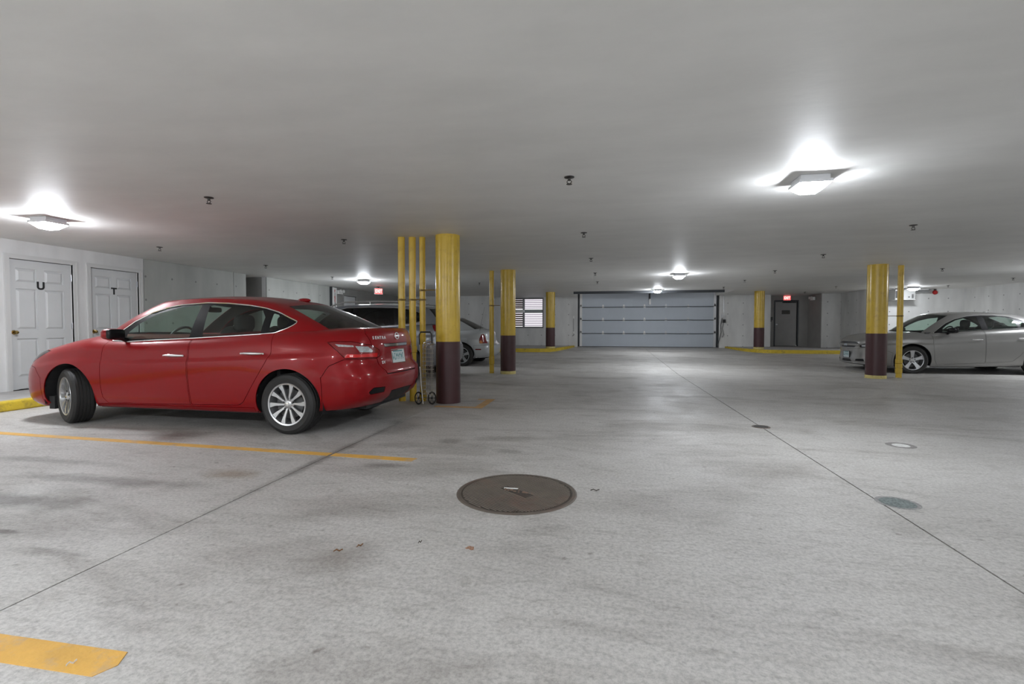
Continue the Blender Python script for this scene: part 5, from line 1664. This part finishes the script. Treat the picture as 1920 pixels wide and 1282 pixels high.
silver_d = dict(
    arches=[(1.01, .335, .385, .2), (3.6, .335, .385, .2)],
    panels=[
        ('front_door', round_poly([(1.42, 1.0), (1.43, .62), (1.45, .36), (1.50, .235), (2.468, .290), (2.463, .7), (2.465, 1.05)], .02)),
        ('rear_door', round_poly([(2.473, 1.05), (2.471, .7), (2.476, .290), (3.0, .33), (3.14, .46), (3.24, .62), (3.36, .78), (3.40, 1.10)], .02)),
        ('grille', round_poly([(-.20, .735), (-.14, .70), (-.30, .60), (-1.5, .585), (-1.5, .745), (-.3, .745)], .02)),
        ('lower_grille', round_poly([(-.40, .315), (-.36, .25), (-1.5, .245), (-1.5, .33)], .015)),
        ('fog_recess', round_poly([(.02, .335), (-.20, .325), (-.22, .275), (.05, .275)], .015)),
        ('front_bumper', [(.58, .1), (.60, .50), (.34, .60), (.1, .60), (-.2, .58), (-1.5, .50), (-1.5, .1)]),
    ],
    lamps=[
        ('lamp_reflector', round_poly([(.16, .685), (-.06, .675), (-.05, .63), (.10, .625)], .012)),
        ('head_lamp', round_poly([(.38, .77), (.20, .745), (-.02, .70), (-.12, .655), (-.10, .61), (.14, .605), (.30, .68)], .012)),
        ('tail_lamp', round_poly([(4.40, .98), (4.75, .95), (4.95, .93), (4.95, .78), (4.6, .78), (4.42, .86)], .015)),
    ],
    cowl=1.18, rear_base=3.95, bulk=3.5, bulk_z=1.05, floor=.25,
    uA=.205, uC=.83, ws_rows=(1, 15), rw_rows=(0, 14),
    dlo=round_poly([(1.48, .957), (1.9, .985), (2.5, 1.034), (3.1, 1.072), (3.40, 1.085), (3.52, 1.115), (3.40, 1.20), (3.2, 1.30), (3.02, 1.352), (2.8, 1.378), (2.53, 1.382), (2.25, 1.362), (1.96, 1.288), (1.76, 1.188), (1.58, 1.05)], .03, 3),
    panes=[('side_window', round_poly([(1.66, .99), (1.67, 1.06), (1.80, 1.165), (1.98, 1.262), (2.2, 1.325), (2.42, 1.352), (2.44, 1.045)], .015)),
           ('side_window', round_poly([(2.56, 1.055), (2.545, 1.355), (2.8, 1.352), (3.0, 1.328), (3.12, 1.28), (3.16, 1.09)], .015)),
           ('quarter_window', round_poly([(3.20, 1.245), (3.30, 1.20), (3.40, 1.14), (3.36, 1.112), (3.21, 1.104)], .012))],
    steer=0, track=.80, R=.335, rim=.225, tw=.225, style='five', handle_split=2.5,
    interior=dict(dash=(1.78, 1.0), seat=2.42, rear=3.2, mirror=(2.12, 1.32), hz=1.19, rhz=1.13),
    trim_mat=M_CHROME, trim_r=.005,
    mats=dict(body_shell=M_SILV, front_door=M_SILV, rear_door=M_SILV, trunk_lid=M_SILV, front_bumper=M_SILV, hood=M_SILV, roof=M_SILV, grille=M_BLACK, lower_grille=M_BLACK, fog_recess=M_TRIMB,
              head_lamp=M_SMOKE, lamp_reflector=M_CLEAR, tail_lamp=M_TAILR, windshield=M_GLASS, rear_window=M_GLASS, side_window=M_GLASS, quarter_window=M_GLASS, window_frame=M_TRIMB, cowl_trim=M_TRIMB))
silver = Car('silver_sedan', 'silver grey sedan with five-spoke wheels behind the yellow column', silver_params(), silver_d, (7.132 - 1.02, 12.935 + .91, 0), 0.0)
for sd in (-1, 1):
    silver.handle(2.2, 2.39, .817, sd); silver.handle(3.10, 3.29, .85, sd)
    silver.mirror(1.74, 1.03, .99, sd, M_TRIMB)
# chevron bar, bow-tie emblem, number plate on the nose
am = silver.S.a[0]
def strip(car, pts, h, m, name, par, off=.008):
    """bar following the body along unrolled points (a, z) on both sides"""
    for sd in (-1, 1):
        w = []
        for a, z in pts:
            p, ta, n = car.skirt_at(a, z, sd); w.append(p + n * off)
        MB().tube(w, h, 8).build(name, m, par, smooth=True)
strip(silver, [(am + .002 + .05 * k, .665 + .0004 * k) for k in range(11)], .026, M_SILV, 'grille_bar', silver.parts.get('grille', silver.root))
strip(silver, [(am + .002 + .05 * k, .598) for k in range(10)], .007, M_CHROME, 'chrome_edge', silver.parts.get('grille', silver.root))
strip(silver, [(am + .002 + .05 * k, .752) for k in range(11)], .006, M_CHROME, 'chrome_edge', silver.parts.get('grille', silver.root))
strip(silver, [(am + .002 + .06 * k, .232) for k in range(13)], .012, M_SILV, 'lip', silver.root)
p, ta, n = silver.skirt_at(am + .002, .662, -1)
n = Vector((-1, 0, .05)).normalized(); upv = Vector((0, 0, 1)); rt = upv.cross(n).normalized()
bt = [(-.085, -.006), (-.045, -.030), (-.03, -.030), (-.022, -.012), (.022, -.012), (.03, -.030), (.05, -.030), (.085, .006), (.045, .030), (.03, .030), (.022, .012), (-.022, .012), (-.03, .030), (-.05, .030)]
mb = MB()
q = [p + n * .048 + rt * x + upv * z for x, z in bt]; q2 = [w - n * .02 for w in q]
N_ = len(q)
mb.add(q + q2, [tuple(range(N_)), tuple(range(N_, 2 * N_))[::-1]] + [(i, (i + 1) % N_, N_ + (i + 1) % N_, N_ + i) for i in range(N_)])
mb.build('emblem', M_CHROME, silver.parts.get('grille', silver.root))
p, ta, nn = silver.skirt_at(am + .002, .42, -1)
plate(silver.parts['front_bumper'], p + n * .012, rt, upv, n, frame=M_BLACK)
v, f = superbox((3.05, 0, 1.468), (.14, .05, .035), 2.2)
MB().add(v, f).build('antenna_fin', M_SILV, silver.parts['roof'], smooth=True)

def white_params():
    side, front, rear = wtab(.91, .80, .82), wtab(.90, .76, .82), wtab(.905, .76, .82)
    return dict(
        xf0=-.15, xr0=4.70, W0=.90, rows=ROWS, nmid=50,
        plan_f=[(0, 0), (.012, .28), (.04, .54), (.1, .74), (.22, .87), (.42, .94), (.7, .98), (1.1, 1.0)],
        plan_r=[(0, 0), (.012, .3), (.04, .56), (.10, .76), (.20, .885), (.36, .945), (.6, .98), (1.0, 1.0)],
        xf=[(0, -.05), (.15, -.15), (.6, -.13), (1, .0)],
        xr=[(0, 4.60), (.08, 4.66), (.2, 4.70), (.42, 4.70), (.50, 4.66), (.54, 4.60), (.8, 4.56), (.95, 4.53), (1, 4.49)],
        W=[(.2, front), (.8, front), (1.9, side), (3.4, side), (4.2, rear)],
        flare=[(3.85, .012, .42, .1, .75)],
        zb=[(-.2, .2), (.5, .2), (3.2, .21), (4.1, .24), (4.7, .27)],
        zc=[(-.2, .66), (0, .74), (.4, .86), (1.1, .98), (1.5, 1.0), (2.5, 1.01), (3.6, 1.04), (4.1, 1.05), (4.3, 1.045), (4.5, 1.0), (4.7, .97)],
        drop=[(-.2, .01), (.4, .04), (1.3, .06), (2.5, .05), (3.6, .05), (4.3, .045), (4.7, .03)],
        deck_p=5,
        roof=[(1.5, 1.33), (2.0, 1.425), (2.5, 1.445), (3.0, 1.435), (3.4, 1.405), (3.8, 1.34), (4, 1.3)],
        roof_k=.12,
        B=[(0, 1.15, 0, .985), (.12, 1.2, .42, .98), (.20, 1.32, .70, .96), (.25, 1.48, .775, .95), (.36, 1.95, .80, .96), (.5, 2.5, .805, .97), (.62, 3.1, .80, .985), (.70, 3.55, .785, 1.0),
           (.77, 3.95, .73, 1.015), (.83, 4.22, .64, 1.025), (.9, 4.28, .36, 1.04), (1, 4.30, 0, 1.045)],
        T=[(0, 1.85, 0), (.12, 1.87, .34), (.20, 1.95, .57), (.25, 2.08, .60), (.36, 2.36, .615), (.5, 2.66, .62), (.62, 3.0, .615), (.70, 3.25, .605), (.77, 3.48, .59), (.83, 3.60, .53), (.9, 3.61, .30), (1, 3.62, 0)],
        bulge=[(0, 0, -.03), (.2, .012, -.02), (.36, .024, 0), (.7, .024, .0), (.78, .02, .01), (.84, .015, .01), (1, 0, .01)])
M_TINTG = glass_mat('rear_glass_tint', (.16, .19, .17, 1))
white_d = dict(
    arches=[(.98, .33, .375, .2), (3.85, .33, .365, .2)],
    panels=[
        ('front_door', round_poly([(1.35, .98), (1.36, .4), (1.45, .27), (2.40, .28), (2.40, 1.0)], .02)),
        ('rear_door', round_poly([(2.41, 1.0), (2.41, .28), (3.2, .30), (3.42, .55), (3.55, .8), (3.55, 1.03)], .02)),
        ('fuel_door', round_poly([(3.86, .775), (4.05, .775), (4.06, .66), (3.87, .66)], .02)),
        ('trunk_lid', [(4.72, 1.4), (4.74, .60), (6, .60), (6, 1.4)]),
        ('rear_bumper', [(4.20, .1), (4.20, .60), (6, .60), (6, .1)]),
    ],
    lamps=[
        ('side_marker', [(4.24, .505), (4.40, .505), (4.40, .475), (4.24, .475)]),
        ('turn_lamp', round_poly([(4.44, .70), (4.50, .75), (4.54, .70), (4.52, .655), (4.44, .655)], .01)),
        ('tail_lamp', round_poly([(4.425, .655), (4.46, .80), (4.53, .90), (4.59, .925), (4.65, .90), (4.70, .80), (4.725, .655)], .015)),
    ],
    cowl=1.2, rear_base=4.05, bulk=3.7, bulk_z=.98, floor=.25, uA=.205, uC=.83, ws_rows=(1, 15), rw_rows=(1, 15),
    dlo=round_poly([(1.5, .975), (2.5, .995), (3.3, 1.01), (3.50, 1.03), (3.45, 1.15), (3.33, 1.27), (3.1, 1.335), (2.6, 1.36), (2.2, 1.34), (1.95, 1.28), (1.7, 1.13)], .03, 3),
    panes=[('side_window', round_poly([(1.66, 1.0), (1.80, 1.16), (2.0, 1.27), (2.2, 1.31), (2.36, 1.325), (2.37, 1.01)], .015)),
           ('side_window', round_poly([(2.50, 1.015), (2.49, 1.33), (2.9, 1.32), (3.2, 1.28), (3.32, 1.2), (3.38, 1.035)], .015))],
    track=.79, R=.325, rim=.215, tw=.22, style='five', handle_split=2.45, trim_mat=M_CHROME, trim_r=.005,
    interior=dict(dash=(1.78, .97), seat=2.42, rear=3.25, mirror=(2.12, 1.30), hz=1.14, rhz=1.06),
    mats=dict(body_shell=M_WHTP, front_door=M_WHTP, rear_door=M_WHTP, fuel_door=M_WHTP, trunk_lid=M_WHTP, rear_bumper=M_WHTP, hood=M_WHTP, roof=M_WHTP, side_marker=M_TAILR, turn_lamp=mat('lamp_amber', (.7, .25, .08, 1), .15, coat=1.), tail_lamp=M_TAILR,
              windshield=M_GLASS, rear_window=M_TINTG, side_window=M_GLASS, window_frame=M_TRIMB, cowl_trim=M_TRIMB))
white = Car('pale_sedan', 'pale silver sedan with tall red tail lamps and a rear antenna', white_params(), white_d, (-3.836 - 3.85, 13.06 + .9, 0), 0.0)
for sd in (-1, 1):
    white.handle(2.12, 2.32, .80, sd); white.handle(3.15, 3.35, .81, sd); white.mirror(1.62, 1.02, .96, sd, M_WHTP)
MB().lathe([(.001, 0), (.02, 0), (.018, .015), (.004, .03)], 12, 'z', (4.32, -.66, 1.00)).cyl((4.32, -.66, 1.02), (4.46, -.68, 1.66), .004, 6, .002).build('antenna', M_BLACK, white.root)
p, ta, n = white.skirt_at(4.15, .955, -1)

def suv_params():
    side, front, rear = wtab(.92, .83, .83), wtab(.91, .78, .83), wtab(.915, .79, .83)
    return dict(
        xf0=-.05, xr0=4.50, W0=.90, rows=ROWS, nmid=50,
        plan_f=[(0, 0), (.012, .28), (.04, .54), (.1, .74), (.22, .87), (.42, .94), (.7, .98), (1.1, 1.0)],
        plan_r=[(0, 0), (.01, .3), (.035, .56), (.09, .76), (.18, .885), (.34, .945), (.6, .98), (1.0, 1.0)],
        xf=[(0, .03), (.15, -.05), (.6, -.03), (1, .1)],
        xr=[(0, 4.42), (.1, 4.48), (.25, 4.50), (.42, 4.49), (.50, 4.44), (.8, 4.40), (1, 4.36)],
        W=[(.2, front), (.8, front), (1.9, side), (3.2, side), (4.0, rear)],
        flare=[(.95, .015, .42, .1, .75), (3.6, .015, .42, .1, .75)],
        zb=[(-.2, .24), (.5, .24), (3.2, .26), (4.1, .30), (4.6, .33)],
        zc=[(-.2, .85), (0, .92), (.4, 1.02), (1.1, 1.1), (1.5, 1.12), (2.5, 1.13), (3.6, 1.17), (4.3, 1.2), (4.6, 1.2)],
        drop=[(-.2, .01), (.4, .04), (1.3, .06), (2.5, .05), (3.6, .04), (4.3, .03), (4.7, .03)],
        deck_p=5,
        roof=[(1.4, 1.47), (1.8, 1.57), (2.3, 1.62), (2.9, 1.63), (3.5, 1.61), (4.0, 1.56), (4.4, 1.51)],
        roof_k=.10,
        B=[(0, 1.05, 0, 1.10), (.12, 1.1, .42, 1.095), (.20, 1.22, .70, 1.07), (.25, 1.38, .80, 1.065), (.36, 1.85, .825, 1.075), (.5, 2.5, .83, 1.085), (.62, 3.2, .825, 1.11), (.70, 3.7, .81, 1.14),
           (.77, 4.12, .77, 1.17), (.83, 4.30, .66, 1.18), (.9, 4.34, .36, 1.185), (1, 4.35, 0, 1.19)],
        T=[(0, 1.66, 0), (.12, 1.68, .36), (.20, 1.76, .60), (.25, 1.88, .635), (.36, 2.25, .655), (.5, 2.7, .66), (.62, 3.2, .655), (.70, 3.55, .645), (.77, 3.85, .63), (.83, 4.00, .56), (.9, 4.04, .30), (1, 4.05, 0)],
        bulge=[(0, 0, -.03), (.2, .012, -.02), (.36, .024, 0), (.7, .024, .0), (.78, .02, .01), (.84, .015, .02), (1, 0, .02)])
M_SUVG = M_GLASSD
suv_d = dict(
    arches=[(.95, .36, .41, .2), (3.6, .36, .41, .2)],
    panels=[
        ('front_door', round_poly([(1.40, 1.10), (1.41, .5), (1.48, .34), (2.40, .35), (2.40, 1.12)], .02)),
        ('rear_door', round_poly([(2.41, 1.12), (2.41, .35), (3.05, .36), (3.22, .6), (3.4, .82), (3.42, 1.15)], .02)),
        ('tailgate', [(4.60, 1.24), (4.62, .72), (6, .70), (6, 1.24)]),
        ('rear_bumper', [(4.0, .1), (4.0, .72), (6, .70), (6, .1)]),
    ],
    lamps=[('tail_lamp', round_poly([(4.28, 1.16), (4.70, 1.15), (4.70, .98), (4.55, .92), (4.32, 1.03)], .02))],
    cowl=1.1, rear_base=4.2, bulk=4.0, bulk_z=1.0, floor=.30, uA=.205, uC=.83, ws_rows=(1, 15), rw_rows=(2, 14), trunk=False,
    dlo=round_poly([(1.42, 1.085), (2.5, 1.105), (3.2, 1.13), (3.65, 1.165), (3.92, 1.22), (3.98, 1.30), (3.90, 1.40), (3.70, 1.475), (3.3, 1.52), (2.7, 1.535), (2.2, 1.52), (1.95, 1.46), (1.7, 1.31)], .04, 3),
    panes=[('side_window', round_poly([(1.60, 1.11), (1.80, 1.30), (2.0, 1.43), (2.2, 1.485), (2.36, 1.50), (2.37, 1.125)], .015)),
           ('side_window', round_poly([(2.48, 1.128), (2.48, 1.505), (2.9, 1.505), (3.3, 1.49), (3.36, 1.15)], .015)),
           ('quarter_window', round_poly([(3.44, 1.16), (3.42, 1.48), (3.68, 1.445), (3.86, 1.38), (3.92, 1.30), (3.87, 1.23), (3.64, 1.18)], .02))],
    track=.79, R=.36, rim=.23, tw=.225, style='five', handle_split=2.45, trim_mat=M_CHROME, trim_r=.008,
    interior=dict(dash=(1.72, 1.10), seat=2.36, rear=3.15, mirror=(1.98, 1.46), hz=1.25, rhz=1.20),
    mats=dict(body_shell=M_SUVP, front_door=M_SUVP, rear_door=M_SUVP, tailgate=M_SUVP, rear_bumper=M_SUVP, hood=M_SUVP, roof=M_SUVP, tail_lamp=M_TAILR, trunk_lid=M_SUVP,
              windshield=M_GLASSD, rear_window=M_GLASSD, side_window=M_GLASSD, quarter_window=M_GLASSD, window_frame=M_TRIMB, cowl_trim=M_TRIMB))
suv = Car('grey_suv', 'grey station wagon style SUV with roof rails behind the yellow pipes', suv_params(), suv_d, (-8.0 + .35, 10.5, 0), 0.0)
for sd in (-1, 1):
    suv.handle(2.14, 2.34, .95, sd); suv.handle(3.12, 3.32, .97, sd); suv.mirror(1.62, 1.14, .98, sd, M_SUVP)
    pts = [(1.75, sd * .60, 1.54), (1.88, sd * .60, 1.60), (2.1, sd * .60, 1.645), (2.8, sd * .605, 1.665), (3.4, sd * .60, 1.652), (3.75, sd * .59, 1.615), (3.88, sd * .585, 1.56)]
    MB().tube(pts, .017, 8).cyl((2.7, sd * .605, 1.58), (2.7, sd * .605, 1.66), .015, 8).build('roof_rail', M_CHROME, suv.parts['roof'], smooth=True)
